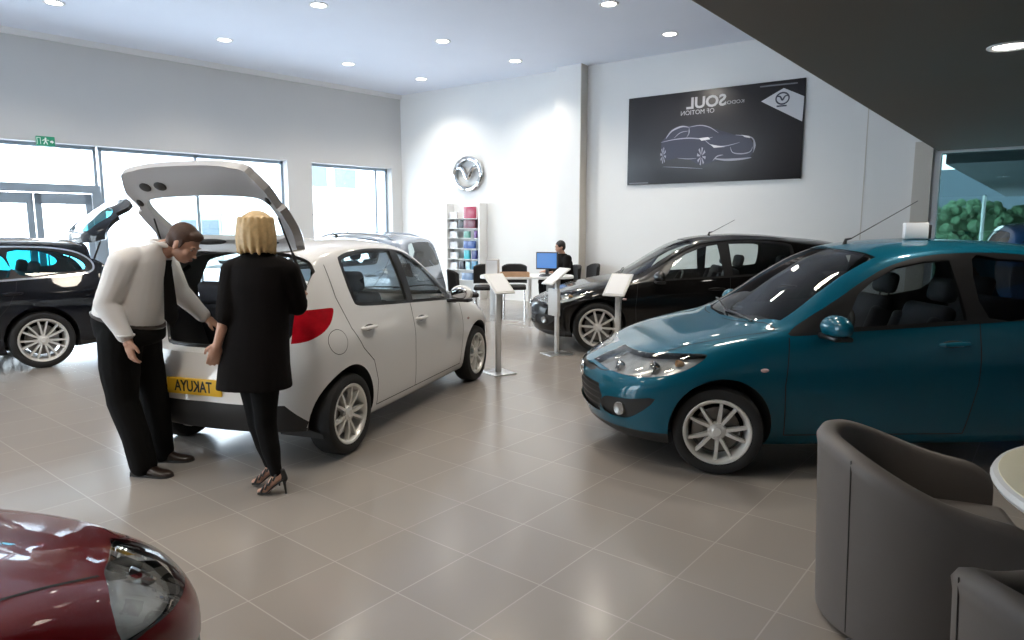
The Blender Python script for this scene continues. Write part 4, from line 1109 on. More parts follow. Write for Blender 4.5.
# colour sample rack on the back wall
rk = empty('sample_rack', BW @ Vector((2.17, -.16, 0)), math.atan2(.0589, .9982), 'tall white rack of coloured sample boxes under the chrome wall emblem', 'rack')
bm = NB()
bb(bm, -.49, .49, .13, .15, 0, 2.15)
obj('back_panel', bm, M['white_lam'], rk)
for x in (-.48, .48):
    bm = NB(); bb(bm, x-.015, x+.015, -.13, .15, 0, 2.16, .003); obj('upright', bm, M['white_lam'], rk)
SZ = [.42, .66, .90, 1.14, 1.38, 1.60, 1.82]
for z in SZ:
    bm = NB(); bb(bm, -.465, .465, -.12, .13, z-.012, z); obj('shelf', bm, M['white_lam'], rk)
SB = [(.72, 1.82, .52, .26, (.33, .02, .06), 'crimson'), (.72, 1.60, .55, .195, (.14, .012, .03), 'dark maroon'), (.44, 1.60, .24, .18, (.008, .008, .01), 'black'),
      (.62, 1.38, .26, .15, (.12, .30, .24), 'sea green'), (.90, 1.38, .10, .17, (.14, .06, .22), 'violet'),
      (.70, 1.14, .52, .17, (.012, .06, .25), 'royal blue'), (.62, .90, .26, .20, (.02, .38, .45), 'turquoise'), (.86, .90, .22, .20, (.01, .02, .14), 'navy'),
      (.44, .66, .22, .19, (.006, .008, .02), 'blue black'), (.66, .66, .20, .18, (.35, .60, .68), 'pale cyan'), (.86, .66, .22, .20, (.01, .19, .34), 'petrol blue'), (.62, .42, .50, .16, (.13, .20, .32), 'steel blue')]
for u, z, wd, h, c, n in SB:
    p = BW @ Vector((2.17-.485+u*.97/1.0*.92, -.20, z+.001))
    row = {1.82: 'top', 1.60: 'second', 1.38: 'third', 1.14: 'fourth', .90: 'fifth', .66: 'sixth', .42: 'lowest'}[z]
    b = empty('sample_box', p, math.atan2(.0589, .9982), f'{n} sample box on the {row} shelf of the white rack', 'sample box', 'sample boxes in the rack')
    wd *= .62
    bm = NB(); bb(bm, -wd/2, wd/2, -.03, .03, 0, h, .004); obj('sample_board', bm, mat(n+' board', c, .3, coat=.5), b)
for z in SZ[1:]:
    p = BW @ Vector((2.17-.32, -.20, z+.001)); row = {1.82: 'top', 1.60: 'second', 1.38: 'third', 1.14: 'fourth', .90: 'fifth', .66: 'sixth'}[z]
    b = empty('sample_box', p, math.atan2(.0589, .9982), f'white sample box at the left end of the {row} shelf of the rack', 'sample box', 'sample boxes in the rack')
    bm = NB(); bb(bm, -.11, .11, -.03, .03, 0, .15, .004); obj('sample_board', bm, M['paper'], b)

# wall emblem
bm = NB(); emblem(bm, .385, .05)
em = obj('wall_emblem', bm, M['chrome']); tag(em, 'large chrome oval winged emblem on the white back wall', 'emblem')
for v in em.data.vertices: v.co.y *= 1.12
em.matrix_world = BW @ Matrix.Translation((2.16, -.06, 2.83)) @ rot(PI/2, 0, 0)

# poster
po = empty('poster', BW @ Vector((7.74, -.002, 3.245)), math.atan2(.0589, .9982), 'large black poster of a dark car with mirrored lettering on the back wall', 'poster')
PW, PH = 3.19, 1.63
bm = NB(); bb(bm, -PW/2, PW/2, -.04, 0, -PH/2, PH/2, .004); obj('panel', bm, M['posterblack'], po)
def flat(name, polys, m, y=-.0425, parent=po):
    bm = NB()
    for P in polys: bm.faces.new([bm.verts.new((x, y, z)) for x, z in P])
    bmesh.ops.triangulate(bm, faces=bm.faces[:])
    o = obj(name, bm, m, parent, smooth=False)
    return o
def stroke(P, w):
    """tapering outline polygon round a line"""
    P = smooth_poly(P, 5, False); out = []; back = []
    for i, p in enumerate(P):
        a = P[max(i-1, 0)]; b_ = P[min(i+1, len(P)-1)]; d = np.array(b_)-np.array(a); d = d/np.linalg.norm(d)
        ww = w*(.25+.75*math.sin(PI*i/(len(P)-1)))/2; out.append((p[0]-d[1]*ww, p[1]+d[0]*ww)); back.append((p[0]+d[1]*ww, p[1]-d[0]*ww))
    return out+back[::-1]
PX = lambda px: -PW/2+(px-131)/(915-131)*PW      # measured across the printed sheet
def PZ(py, px=826):
    top = 172+(px-131)*(86-172)/788; bot = 551+(px-131)*(531-551)/780
    return PH/2-(py-top)/(bot-top)*PH
pp = lambda L: [(PX(a), PZ(b_, a)) for a, b_ in L]
flat('printed_badge_panel', [pp([(742, 187), (831, 130), (913, 168), (910, 278)])], M['posterwhite'], -.0412)
bm = NB(); emblem(bm, .105, .012)
for v in bm.verts: v.co = Vector((v.co.x, v.co.y*1.1, v.co.z*.15))
tr(bm, bm.verts[:], Matrix.Translation((PX(828), -.0425, PZ(175, 828))) @ rot(PI/2, 0, 0)); obj('printed_emblem', bm, M['carink'], po)
def words(body, size, px, py, m, sx=1., bold=0., shear=0.):
    me = text_mesh(body, size, .0008, bold=bold)
    me.transform(Matrix.Translation((PX(px), -.0415, PZ(py, px))) @ rot(PI/2, 0, 0) @ Matrix.Diagonal((sx, 1, 1, 1)))
    link('lettering', me, m, po)
words('SOUL', .27, 505, 187, M['silverink'], 1.08, .008)
words('KODO:', .085, 632, 187, M['silverink'], 1.2)
words('OF MOTION', .115, 466, 230, M['silverink'], .98)
for q in ([(735, 120), (885, 106), (885, 112), (735, 126)], [(142, 541), (240, 538), (240, 543), (142, 546)]): flat('printed_small_print', [pp(q)], M['dimink'])
flat('printed_badge_caption', [pp([(806, 206), (846, 203), (846, 210), (806, 213)])], M['carink'], -.0422)
# the printed car: body, glass line, lamps and wheels
flat('printed_car_body', [pp([(300, 420), (300, 360), (322, 338), (350, 312), (395, 292), (470, 288), (520, 296), (560, 325), (640, 332), (700, 345), (722, 378), (718, 410), (705, 432), (640, 440), (560, 445), (510, 462), (480, 462), (440, 440), (380, 432), (330, 442)])], M['carink'], -.0409)
bm = NB()
flat('printed_car_outline', [stroke(pp(L), w) for L, w in (
    ([(322, 345), (350, 312), (395, 293), (430, 296)], .03), ([(430, 296), (480, 288), (525, 297), (565, 322)], .018), ([(300, 362), (360, 350), (430, 344), (500, 348), (540, 340)], .02),
    ([(500, 348), (540, 378), (600, 380), (660, 365)], .016), ([(640, 332), (690, 338), (715, 350), (726, 380), (718, 412)], .02), ([(550, 436), (600, 442), (660, 440), (712, 434)], .04), ([(545, 445), (565, 425), (590, 420)], .02),
    ([(380, 432), (430, 436), (470, 434)], .012), ([(430, 296), (432, 320), (420, 342)], .012), ([(620, 385), (632, 410), (670, 416), (705, 408), (716, 385)], .02), ([(310, 470), (400, 474), (500, 480)], .010), ([(360, 345), (390, 320), (428, 312)], .012))], M['midink'])
flat('printed_car_lamps', [pp([(478, 345), (520, 340), (530, 350), (490, 356)]), pp([(530, 372), (560, 378), (600, 384), (548, 388)]), pp([(665, 332), (700, 338), (704, 347), (680, 342)])], M['posterwhite'], -.0428)
wl = []
for cx, cy, rx, rz in ((492, 425, 20, 40), (311, 420, 14, 36)):
    for k in range(8):
        a0, a1 = 2*PI*k/8, 2*PI*(k+.45)/8
        wl.append(pp([(cx+rx*.2*math.cos(a0), cy+rz*.2*math.sin(a0)), (cx+rx*math.cos(a0), cy+rz*math.sin(a0)), (cx+rx*math.cos(a1), cy+rz*math.sin(a1)), (cx+rx*.2*math.cos(a1), cy+rz*.2*math.sin(a1))]))
flat('printed_car_wheels', wl, M['midink'], -.0431)

# exit sign over the entrance
ex = empty('exit_sign', LW @ Vector((7.42, .03, 2.97)), math.atan2(-.9967, -.0815), 'small green running man exit sign above the glass entrance', 'exit sign')
bm = NB(); bb(bm, -.17, .17, -.025, .025, 0, .20, .004); ex.scale = (.78, .78, .78); obj('sign_box', bm, M['green'], ex)
bm = NB()
P = [[(-.04, .03), (-.02, .03), (.0, .085), (-.02, .09)], [(0, .085), (.03, .03), (.05, .035), (.015, .10)], [(-.015, .08), (.015, .085), (.02, .14), (-.01, .14)], [(-.06, .11), (-.055, .125), (0, .135), (0, .12)], [(.02, .12), (.06, .10), (.065, .115), (.02, .14)]]
for q in P: bm.faces.new([bm.verts.new((x, .027, z)) for x, z in q])
bm.faces.new([bm.verts.new((.0+.017*math.cos(a), .027, .158+.017*math.sin(a))) for a in np.linspace(0, 2*PI, 13)[:-1]])
for q in ([(.09, .03), (.10, .03), (.10, .17), (.09, .17)], [(.15, .03), (.16, .03), (.16, .17), (.15, .17)], [(.09, .16), (.16, .16), (.16, .17), (.09, .17)], [(-.15, .09), (-.11, .13), (-.11, .11), (-.08, .11), (-.08, .075), (-.11, .075), (-.11, .05)]): bm.faces.new([bm.verts.new((x, .027, z)) for x, z in q])
bmesh.ops.triangulate(bm, faces=bm.faces[:]); obj('running_man_symbol', bm, M['signwhite'], ex, smooth=False)

# ------------------------------------------------------------------ beyond the glass
M['slate'] = mat('slate grey blue cladding', (.10, .13, .155), .8)
M['slab'] = mat('dark green grey canopy', (.075, .09, .092), .8)
M['leaf'] = mat('hedge leaves', (.10, .20, .10), .8, noise=.6, nscale=3)
M['palehouse'] = mat('pale rendered building', (.80, .83, .86), .8)
M['greyglass'] = mat('distant grey glazing', (.085, .115, .135), .3)
bm = NB(); bb(bm, -1.80, 9, 15.0, 32, 2.78, 3.2); bb(bm, -4, 9, 12.7, 15.0, 2.95, 3.2)  # slabs added to stand in for the soffit's reflection in the window pane
cn = obj('reflection_slab', bm, M['slab'], smooth=False); tag(cn, 'dark flat canopy added outside the right hand window for the soffit reflection', 'slab')
bm = NB(); cyl(bm, (-1.37, 17.8, -.16), (-1.37, 17.8, 2.3), .035); po_ = obj('white_post', bm, M['signwhite']); tag(po_, 'slim white post outside the right hand window before the hedge', 'post')
bm = NB(); bb(bm, -9, 10, 42, 48, -.16, 4.6); bs = obj('warehouse', bm, M['slate'], smooth=False); tag(bs, 'slate grey warehouse far behind the green hedge outside', 'building')
bm = NB()
random.seed(3)
for k in range(1500):
    x = random.uniform(-6.5, 4); y = random.uniform(24, 25.5); z = random.uniform(.0, 2.25)+.15*math.sin(x*2.1); r = random.uniform(.10, .22)
    bmesh.ops.create_icosphere(bm, subdivisions=1, radius=r, matrix=Matrix.Translation((x, y, z)) @ rot(random.random()*3, random.random()*3, 0) @ Matrix.Diagonal((1, 1, .6, 1)))
bb(bm, -6.5, 4, 24.6, 25.4, -.16, 2.0)
hd = obj('hedge', bm, M['leaf'], smooth=False); hd['kind'] = 'stuff'; tag(hd, 'green hedge outside the right hand window', 'hedge')
bm = NB(); bb(bm, -62, -58, 20, 70, -.16, 12); pbz = obj('pale_building', bm, M['palehouse'], smooth=False); tag(pbz, 'pale building faintly seen through the left hand glazing', 'building')
for y_ in (4, 5):
    bm = NB(); bb(bm, -57.99, -57.9, 25+y_*3.6, 27.6+y_*3.6, 5.7, 7.6); obj('window', bm, M['greyglass'], pbz, smooth=False)

# van on the forecourt
M['vangreen'] = mat('pale green grey van paint', (.22, .27, .25), .4, coat=.5)
VP = CR*-13.55+CF*32
v = empty('van', (VP.x, VP.y, -.16), ang(CF), 'pale green grey van parked outside, seen through the raised tailgate window', 'van')
bm = NB(); side = [(-2.4, .35), (-2.4, 2.3), (-2.25, 2.42), (.9, 2.42), (1.25, 2.3), (1.75, 1.45), (2.4, 1.15), (2.5, .9), (2.5, .35)]
prism(bm, side, 1.9, Matrix.Translation((0, .95, 0)) @ rot(PI/2, 0, 0)); bmesh.ops.bevel(bm, geom=bm.edges[:], offset=.04, segments=2, affect='EDGES'); obj('van_body', bm, M['vangreen'], v)
for y_ in (-.45, .45):
    bm = NB(); bb(bm, -2.43, -2.40, y_-.36, y_+.36, 1.45, 2.1, .01); obj('rear_window', bm, M['greyglass'], v)
bm = NB(); prism(bm, [(1.30, 2.2), (1.74, 1.5), (1.78, 1.5), (1.34, 2.22)], 1.6, Matrix.Translation((0, .8, 0)) @ rot(PI/2, 0, 0)); obj('windscreen', bm, M['greyglass'], v)
for x in (-1.55, 1.55):
    for y_ in (-.82, .82):
        bm = NB(); lathe(bm, [(0, -.1), (.2, -.11), (.33, -.1), (.35, 0), (.33, .1), (.2, .11), (0, .1)], 24, 'Y', (x, y_, .35)); obj('wheel', bm, M['rubber'], v)
# ------------------------------------------------------------------ people
M['skin'] = mat('skin', (.48, .27, .19), .5, noise=.06, nscale=30)
M['shirt'] = mat('white cotton shirt', (.72, .71, .70), .8, bump=.15, nscale=14)
M['cloth'] = mat('black cloth', (.005, .005, .0055), .9, spec=.15, bump=.1, nscale=40)
M['jacket'] = mat('black jacket cloth', (.0055, .0045, .0048), .9, spec=.15, bump=.12, nscale=25)
M['leather'] = mat('dark brown black leather', (.025, .016, .013), .3, coat=.3)
M['brownhair'] = mat('short brown hair', (.06, .026, .014), .6, noise=.4, nscale=60)
M['blonde'] = mat('blonde hair', (.56, .39, .19), .45, noise=.35, nscale=40)
M['darkhair'] = mat('dark hair', (.012, .009, .008), .6)
M['lips'] = mat('lips', (.40, .16, .13), .5)
M['eyewhite'] = mat('eye', (.40, .36, .34), .3)

def finish(name, bm, m, parent=None, voxel=.010, it=3):
    """overlapping volumes melted into one continuous surface"""
    bmesh.ops.recalc_face_normals(bm, faces=bm.faces[:])
    me = bpy.data.meshes.new(name); bm.to_mesh(me); bm.free()
    o = bpy.data.objects.new(name, me); COL.objects.link(o)
    r = o.modifiers.new('melt', 'REMESH'); r.mode = 'VOXEL'; r.voxel_size = voxel; r.use_smooth_shade = True
    s = o.modifiers.new('soften', 'SMOOTH'); s.iterations = it; s.factor = .5
    dg = bpy.context.evaluated_depsgraph_get(); dg.update()
    n = bpy.data.meshes.new_from_object(o.evaluated_get(dg))
    o.modifiers.clear(); o.data = n; bpy.data.meshes.remove(me)
    n.name = name; n.materials.clear(); n.materials.append(m)
    n.polygons.foreach_set('use_smooth', [True]*len(n.polygons))
    if parent is not None: o.parent = parent
    return o

def limb(bm, pts, rad, n=14, sub=4):
    """tapering limb through joints, rounded ends"""
    P = [np.array(p, float) for p in pts]; Q = []; R = []
    for i in range(len(P)-1):
        for k in range(sub):
            t = k/sub; Q.append(P[i]*(1-t)+P[i+1]*t); s = t*t*(3-2*t); R.append(rad[i]*(1-s)+rad[i+1]*s)
    Q.append(P[-1]); R.append(rad[-1])
    tube(bm, Q, R, n); sphere(bm, Q[0], R[0]*.995, 14, 10); sphere(bm, Q[-1], R[-1]*.995, 14, 10)
    for i in range(1, len(P)-1): sphere(bm, P[i], rad[i]*.995, 14, 10)

def rings(bm, L, n=28, e=.85):
    """closed loft through ellipses: (centre, half along x, half along y, tilt about y)"""
    rs = []
    for c, a, b_, ti in L:
        r = []
        for k in range(n):
            t = 2*PI*k/n; x = a*math.copysign(abs(math.cos(t))**e, math.cos(t)); y = b_*math.copysign(abs(math.sin(t))**e, math.sin(t))
            r.append(bm.verts.new((c[0]+x*math.cos(ti), c[1]+y, c[2]+x*math.sin(ti))))
        rs.append(r)
    for A, B in zip(rs, rs[1:]):
        for k in range(n): bm.faces.new((A[k], A[(k+1) % n], B[(k+1) % n], B[k]))
    bm.faces.new(rs[0][::-1]); bm.faces.new(rs[-1])

def hand(bm, wrist, d, nrm, thumb, s=1., curl=.5):
    """palm, four unequal fingers and a thumb; d = towards the fingers, nrm = out of the palm, thumb = thumb side"""
    w = Vector(wrist); d = Vector(d).normalized(); nrm = Vector(nrm); nrm = (nrm-d*nrm.dot(d)).normalized(); sd = d.cross(nrm)
    if sd.dot(Vector(thumb)) < 0: sd = -sd
    R = Matrix((d, sd, nrm)).transposed().to_4x4()
    limb(bm, [w, w+d*.03*s], [.026*s, .028*s])
    sphere(bm, w+d*.055*s, (.052*s, .041*s, .017*s), 16, 10, R)
    for k, (off, ln) in enumerate(((.030, .072), (.010, .080), (-.010, .074), (-.029, .058))):
        p = w+d*.085*s+sd*off*s; pts = [p-d*.03*s]; a = .15*curl
        dirn = d+sd*off*1.5
        for j, f in enumerate((.45, .32, .23)):
            a += curl*(.35+.2*j); pts.append(pts[-1]*1 if False else (pts[-1] if j else p)+(dirn.normalized()*math.cos(a)+nrm*math.sin(a))*ln*f*s)
        limb(bm, pts, [.0095*s, .0092*s, .0085*s, .0072*s], 8, 2)
    b = w+d*.028*s+sd*.028*s
    limb(bm, [b, b+(d*.7+sd*.62+nrm*.3).normalized()*.038*s, b+(d*.7+sd*.62+nrm*.3).normalized()*.038*s+(d*.95+sd*.15+nrm*.35).normalized()*.032*s], [.014*s, .0115*s, .009*s], 8, 2)

def head(bm, c, fd, up, s=1.):
    fd = Vector(fd).normalized(); up = Vector(up); up = (up-fd*up.dot(fd)).normalized(); sd = up.cross(fd)
    R = Matrix((fd, sd, up)).transposed().to_4x4(); c = Vector(c)
    L = lambda x, y, z: c+(fd*x+sd*y+up*z)*s
    E_ = lambda x, y, z, a, b_, h: sphere(bm, L(x, y, z), (a*s, b_*s, h*s), 18, 12, R)
    E_(-.012, 0, .030, .098, .077, .092); E_(.026, 0, -.035, .066, .060, .080); E_(.052, 0, -.088, .026, .030, .022); E_(.010, 0, -.060, .060, .056, .045)
    E_(.082, 0, .018, .014, .050, .012)                                         # brow
    E_(.092, 0, -.018, .012, .011, .026); E_(.104, 0, -.036, .014, .014, .011)   # nose
    E_(.083, 0, -.066, .012, .024, .007); E_(.080, 0, -.077, .012, .020, .007)   # lips
    for q in (-1, 1): E_(-.004, q*.077, -.012, .020, .010, .032); E_(.060, q*.042, -.028, .022, .020, .022)
    return L, R
def face_bits(root, L, R, s=1., m_hair='brownhair'):
    for q in (-1, 1):
        bm = NB(); sphere(bm, L(.076, q*.031, 0.0), (.009*s, .011*s, .005*s), 12, 8, R); e = obj('eye', bm, M['eyewhite'], root)
        bm = NB(); sphere(bm, L(.0835, q*.031, -.001), (.003*s, .005*s, .005*s), 10, 6, R); obj('iris', bm, M['ink'], e)
        bm = NB(); sphere(bm, L(.088, q*.032, .020), (.006*s, .020*s, .004*s), 12, 6, R); obj('eyebrow', bm, M[m_hair], root)
    bm = NB(); sphere(bm, L(.089, 0, -.071), (.008*s, .022*s, .008*s), 14, 8, R); obj('mouth', bm, M['lips'], root)

def shoe(name, heel, toe, m, parent, w=.045):
    h, t = Vector(heel), Vector(toe); d = (t-h); ln = d.length; d.normalize(); sd = Vector((-d.y, d.x, 0)).normalized()
    bm = NB(); prof = [(0, .030, .045), (.08, .036, .075), (.30, .036, .090), (.45, .037, .078), (.62, .044, .055), (.80, .047, .045), (.93, .036, .038), (1., .016, .028)]
    prev = None
    for u, hw, hh in prof:
        r = []
        for k in range(14):
            a = 2*PI*k/14; x = hw*math.cos(a)*(w/.045); z = max(0, hh*(.5+.5*math.sin(a)))*1.0
            r.append(bm.verts.new(h+d*ln*u+sd*x+Vector((0, 0, z))))
        if prev:
            for k in range(14): bm.faces.new((prev[k], prev[(k+1) % 14], r[(k+1) % 14], r[k]))
        else: bm.faces.new(r[::-1])
        prev = r
    bm.faces.new(prev)
    o = obj(name, bm, m, parent, angle=60)
    bm = NB()
    L_ = [(0, .032), (.15, .037), (.4, .036), (.62, .046), (.82, .048), (.95, .036), (1.01, .012)]
    pl = [h+d*ln*u+sd*x*(w/.045) for u, x in L_]+[h+d*ln*u-sd*x*(w/.045) for u, x in L_[::-1]]
    a = [bm.verts.new((p.x, p.y, 0.001)) for p in pl]; b_ = [bm.verts.new((p.x, p.y, .016)) for p in pl]
    bm.faces.new(a); bm.faces.new(b_[::-1])
    for i in range(len(a)): bm.faces.new((a[i], a[(i+1) % len(a)], b_[(i+1) % len(a)], b_[i]))
    obj('sole', bm, M['plastic'], o)
    return o

# ---- man bending towards the open boot; local x = picture right, y = away
MO = CR*(-2.36)+CF*4.39
bm = NB()
L, R = head(bm, (.245, -.01, 1.502), (.84, -.10, -.52), (.52, 0, .85), 1.0)
limb(bm, [(.05, 0, 1.44), (.125, 0, 1.475), (.20, 0, 1.49)], [.075, .062, .058])
rings(bm, [((-.14, 0, .95), .13, .15, 0), ((-.12, 0, 1.10), .15, .16, 0), ((-.07, 0, 1.28), .14, .17, 0), ((-.02, 0, 1.42), .10, .15, 0)])
limb(bm, [(-.04, -.15, 1.40), (-.06, -.19, 1.39), (-.146, -.235, 1.14), (-.035, -.25, .93)], [.06, .058, .045, .030])
limb(bm, [(-.02, .15, 1.40), (.0, .20, 1.39), (.05, .29, 1.16), (.195, .35, .972)], [.06, .058, .045, .030])
hand(bm, (-.030, -.25, .925), (.10, 0, -1), (.55, .8, 0), (.8, -.4, 0), 1.08, .55)
hand(bm, (.195, .35, .972), (.75, .1, -.55), (-.4, .0, -.85), (0, -1, 0), 1.08, .35)
limb(bm, [(-.15, -.10, .95), (-.165, -.115, .49), (-.06, -.14, .10), (-.06, -.14, .05)], [.10, .06, .042, .04]); limb(bm, [(-.12, .085, .95), (-.085, .11, .48), (-.07, .125, .10), (-.07, .125, .05)], [.10, .06, .042, .04])
man = finish('person', bm, M['skin'], None, .0065, 3)
man.location = MO; man.rotation_euler = (0, 0, math.radians(39)); tag(man, 'man in white shirt, black tie and black trousers bending to the open boot', 'person')
face_bits(man, L, R)
bm = NB(); hb = sphere(bm, L(-.022, 0, .046), (.100, .083, .088), 24, 16, R); sphere(bm, L(-.055, 0, .005), (.064, .078, .075), 20, 12, R)
sphere(bm, L(.045, 0, .085), (.045, .060, .032), 16, 10, R)
for q in (-1, 1): sphere(bm, L(.015, q*.073, .010), (.016, .010, .035), 10, 8, R)
finish('hair', bm, M['brownhair'], man, .006, 2)
bm = NB()
rings(bm, [((-.155, 0, .965), .185, .185, -.25), ((-.155, 0, 1.02), .205, .20, -.25), ((-.125, 0, 1.11), .208, .21, -.15), ((-.10, 0, 1.20), .205, .215, -.05), ((-.062, 0, 1.30), .188, .215, .0), ((-.03, 0, 1.385), .168, .205, .05), ((-.005, 0, 1.45), .140, .165, .1), ((.045, 0, 1.495), .098, .11, .1), ((.10, 0, 1.515), .070, .074, .15)])
limb(bm, [(-.02, -.14, 1.41), (-.055, -.19, 1.385), (-.150, -.238, 1.14), (-.045, -.25, .945)], [.085, .092, .074, .050])
limb(bm, [(.0, .14, 1.41), (.0, .19, 1.385), (.05, .285, 1.16), (.175, .342, .995)], [.085, .09, .072, .052])
shirt = finish('shirt', bm, M['shirt'], man, .009, 4)
bm = NB(); tube(bm, [(.105+.072*math.cos(a)*.95, .072*math.sin(a), 1.505+.030*math.cos(a)*-.6) for a in np.linspace(0, 2*PI, 25)[:-1]], .016, 8, closed=True); obj('collar', bm, M['shirt'], shirt)
bm = NB(); tube(bm, [(-.042+.049*math.cos(a), -.25+.049*math.sin(a), .945) for a in np.linspace(0, 2*PI, 21)[:-1]], .007, 6, closed=True); obj('cuff', bm, M['shirt'], shirt)
bm = NB(); Mt = rot(0, 0, math.radians(-52))
for (z0, z1, w0, w1) in ((1.40, 1.36, .028, .022), (1.36, 1.02, .024, .043), (1.02, .965, .043, .004)):
    vs = [bm.verts.new(Mt @ Vector((x, y, 0))+Vector((.138+.012*(1.4-z), -.03, z))) for z, w_ in ((z0, w0), (z1, w1)) for x in (-.005, .005) for y in (-w_, w_)]
    bmesh.ops.convex_hull(bm, input=vs)
obj('tie', bm, M['cloth'], man, smooth=False)
bm = NB()
rings(bm, [((-.155, 0, 1.03), .205, .192, -.28), ((-.155, 0, .98), .215, .20, -.22), ((-.15, 0, .90), .20, .195, -.1), ((-.14, 0, .85), .15, .16, 0)])
limb(bm, [(-.16, -.10, .90), (-.175, -.11, .72), (-.165, -.12, .49), (-.085, -.14, .26), (-.052, -.14, .075)], [.135, .122, .096, .088, .086])
limb(bm, [(-.14, .085, .90), (-.125, .10, .72), (-.085, .11, .48), (-.075, .12, .26), (-.07, .125, .075)], [.135, .116, .092, .085, .080])
tro = finish('trousers', bm, M['cloth'], man, .010, 3)
bm = NB(); tube(bm, [(-.155+.213*math.cos(a)*.97, .198*math.sin(a), 1.015-.055*math.cos(a)) for a in np.linspace(0, 2*PI, 33)[:-1]], .014, 6, closed=True); obj('belt', bm, M['leather'], tro)
shoe('shoe', (-.125, -.14, .0), (.150, -.175, 0), M['leather'], man, .047); shoe('shoe', (-.14, .125, 0), (.145, .13, 0), M['leather'], man, .047)

# ---- woman seen from behind, one hand on the car
WO = CR*(-1.457)+CF*3.97
bm = NB()
L, R = head(bm, (-.030, .03, 1.585), (-.30, .88, -.30), (0, .25, 1), .93)
limb(bm, [(-.03, .0, 1.42), (-.03, .02, 1.50)], [.055, .048])
rings(bm, [((-.07, 0, .80), .15, .11, 0), ((-.05, 0, 1.05), .12, .09, 0), ((-.03, 0, 1.28), .14, .09, 0), ((-.025, 0, 1.40), .12, .07, 0)])
limb(bm, [(-.15, 0, 1.38), (-.185, -.01, 1.36), (-.205, -.06, 1.13), (-.250, -.11, .94)], [.05, .048, .038, .026])
limb(bm, [(.10, 0, 1.38), (.135, .01, 1.36), (.158, .07, 1.15), (.130, .26, 1.20)], [.05, .048, .038, .025])
hand(bm, (-.250, -.11, .945), (-.28, -.05, -1), (-.3, .9, 0), (-.8, .3, 0), .95, .5)
hand(bm, (.140, .255, 1.20), (-.35, .9, -.1), (-.1, -.2, -1), (-1, -.2, 0), .95, .35)
NF = [(-.03, 0, .78), (-.035, 0, .42), (-.01, -.02, .30), (.022, -.03, .125)]; FFt = [(-.125, .05, .78), (-.10, .05, .42), (-.08, .07, .30), (-.062, .10, .135)]
for P in (NF, FFt):
    limb(bm, P, [.075, .050, .046, .030])
    a = Vector(P[-1]); limb(bm, [a+Vector((.030, 0, -.018)), a+Vector((-.01, -.004, -.045)), a+Vector((-.062, -.008, -.098)), a+Vector((-.100, -.010, -.106))], [.026, .030, .026, .016], 10, 3)
woman = finish('person', bm, M['skin'], None, .0065, 3)
woman.location = WO; woman.rotation_euler = (0, 0, math.radians(39)); tag(woman, 'woman with blonde bob in black jacket and heeled sandals, seen from behind', 'person')
face_bits(woman, L, R, .93, 'blonde')
bm = NB()
sphere(bm, (-.030, .005, 1.610), (.100, .108, .098), 24, 16); rings(bm, [((-.032, -.02, 1.465), .098, .052, 0), ((-.032, -.012, 1.50), .112, .085, 0), ((-.031, -.005, 1.56), .108, .098, 0), ((-.030, 0, 1.62), .100, .10, 0)], e=.9)
for q in range(9):
    a = PI+PI*q/8; x = -.032+.104*math.cos(a); y = -.012+.080*math.sin(a); limb(bm, [(x*.9, y*.92, 1.66), (x*.98, y*.97, 1.56), (x*1.0, y*.98, 1.472-.006*(q % 3))], [.014, .018, .012], 8)
finish('hair', bm, M['blonde'], woman, .0065, 7)
bm = NB()
rings(bm, [((-.092, 0, .655), .222, .150, 0), ((-.085, 0, .80), .206, .145, 0), ((-.062, 0, .98), .186, .130, 0), ((-.045, 0, 1.12), .172, .118, 0), ((-.032, 0, 1.28), .175, .118, 0), ((-.024, 0, 1.385), .172, .100, 0), ((-.027, 0, 1.43), .125, .080, 0), ((-.030, .01, 1.475), .066, .062, 0)])
limb(bm, [(-.13, 0, 1.375), (-.182, -.005, 1.35), (-.200, -.04, 1.20), (-.207, -.065, 1.095)], [.07, .072, .066, .064])
limb(bm, [(.08, 0, 1.375), (.132, .01, 1.35), (.155, .05, 1.21), (.158, .085, 1.14), (.150, .15, 1.155)], [.07, .072, .066, .062, .052])
jk = finish('jacket', bm, M['jacket'], woman, .009, 3)
bm = NB(); tube(bm, [(-.03+.070*math.cos(a), .008+.065*math.sin(a), 1.472) for a in np.linspace(0, 2*PI, 25)[:-1]], .013, 6, closed=True); obj('collar', bm, M['jacket'], jk)
bm = NB()
for P in (NF, FFt): limb(bm, P[:3]+[tuple(Vector(P[3])+Vector((0, 0, .012)))], [.098, .064, .058, .037])
rings(bm, [((-.075, .02, .70), .15, .11, 0), ((-.075, .02, .85), .16, .12, 0)])
finish('leggings', bm, M['cloth'], woman, .009, 3)
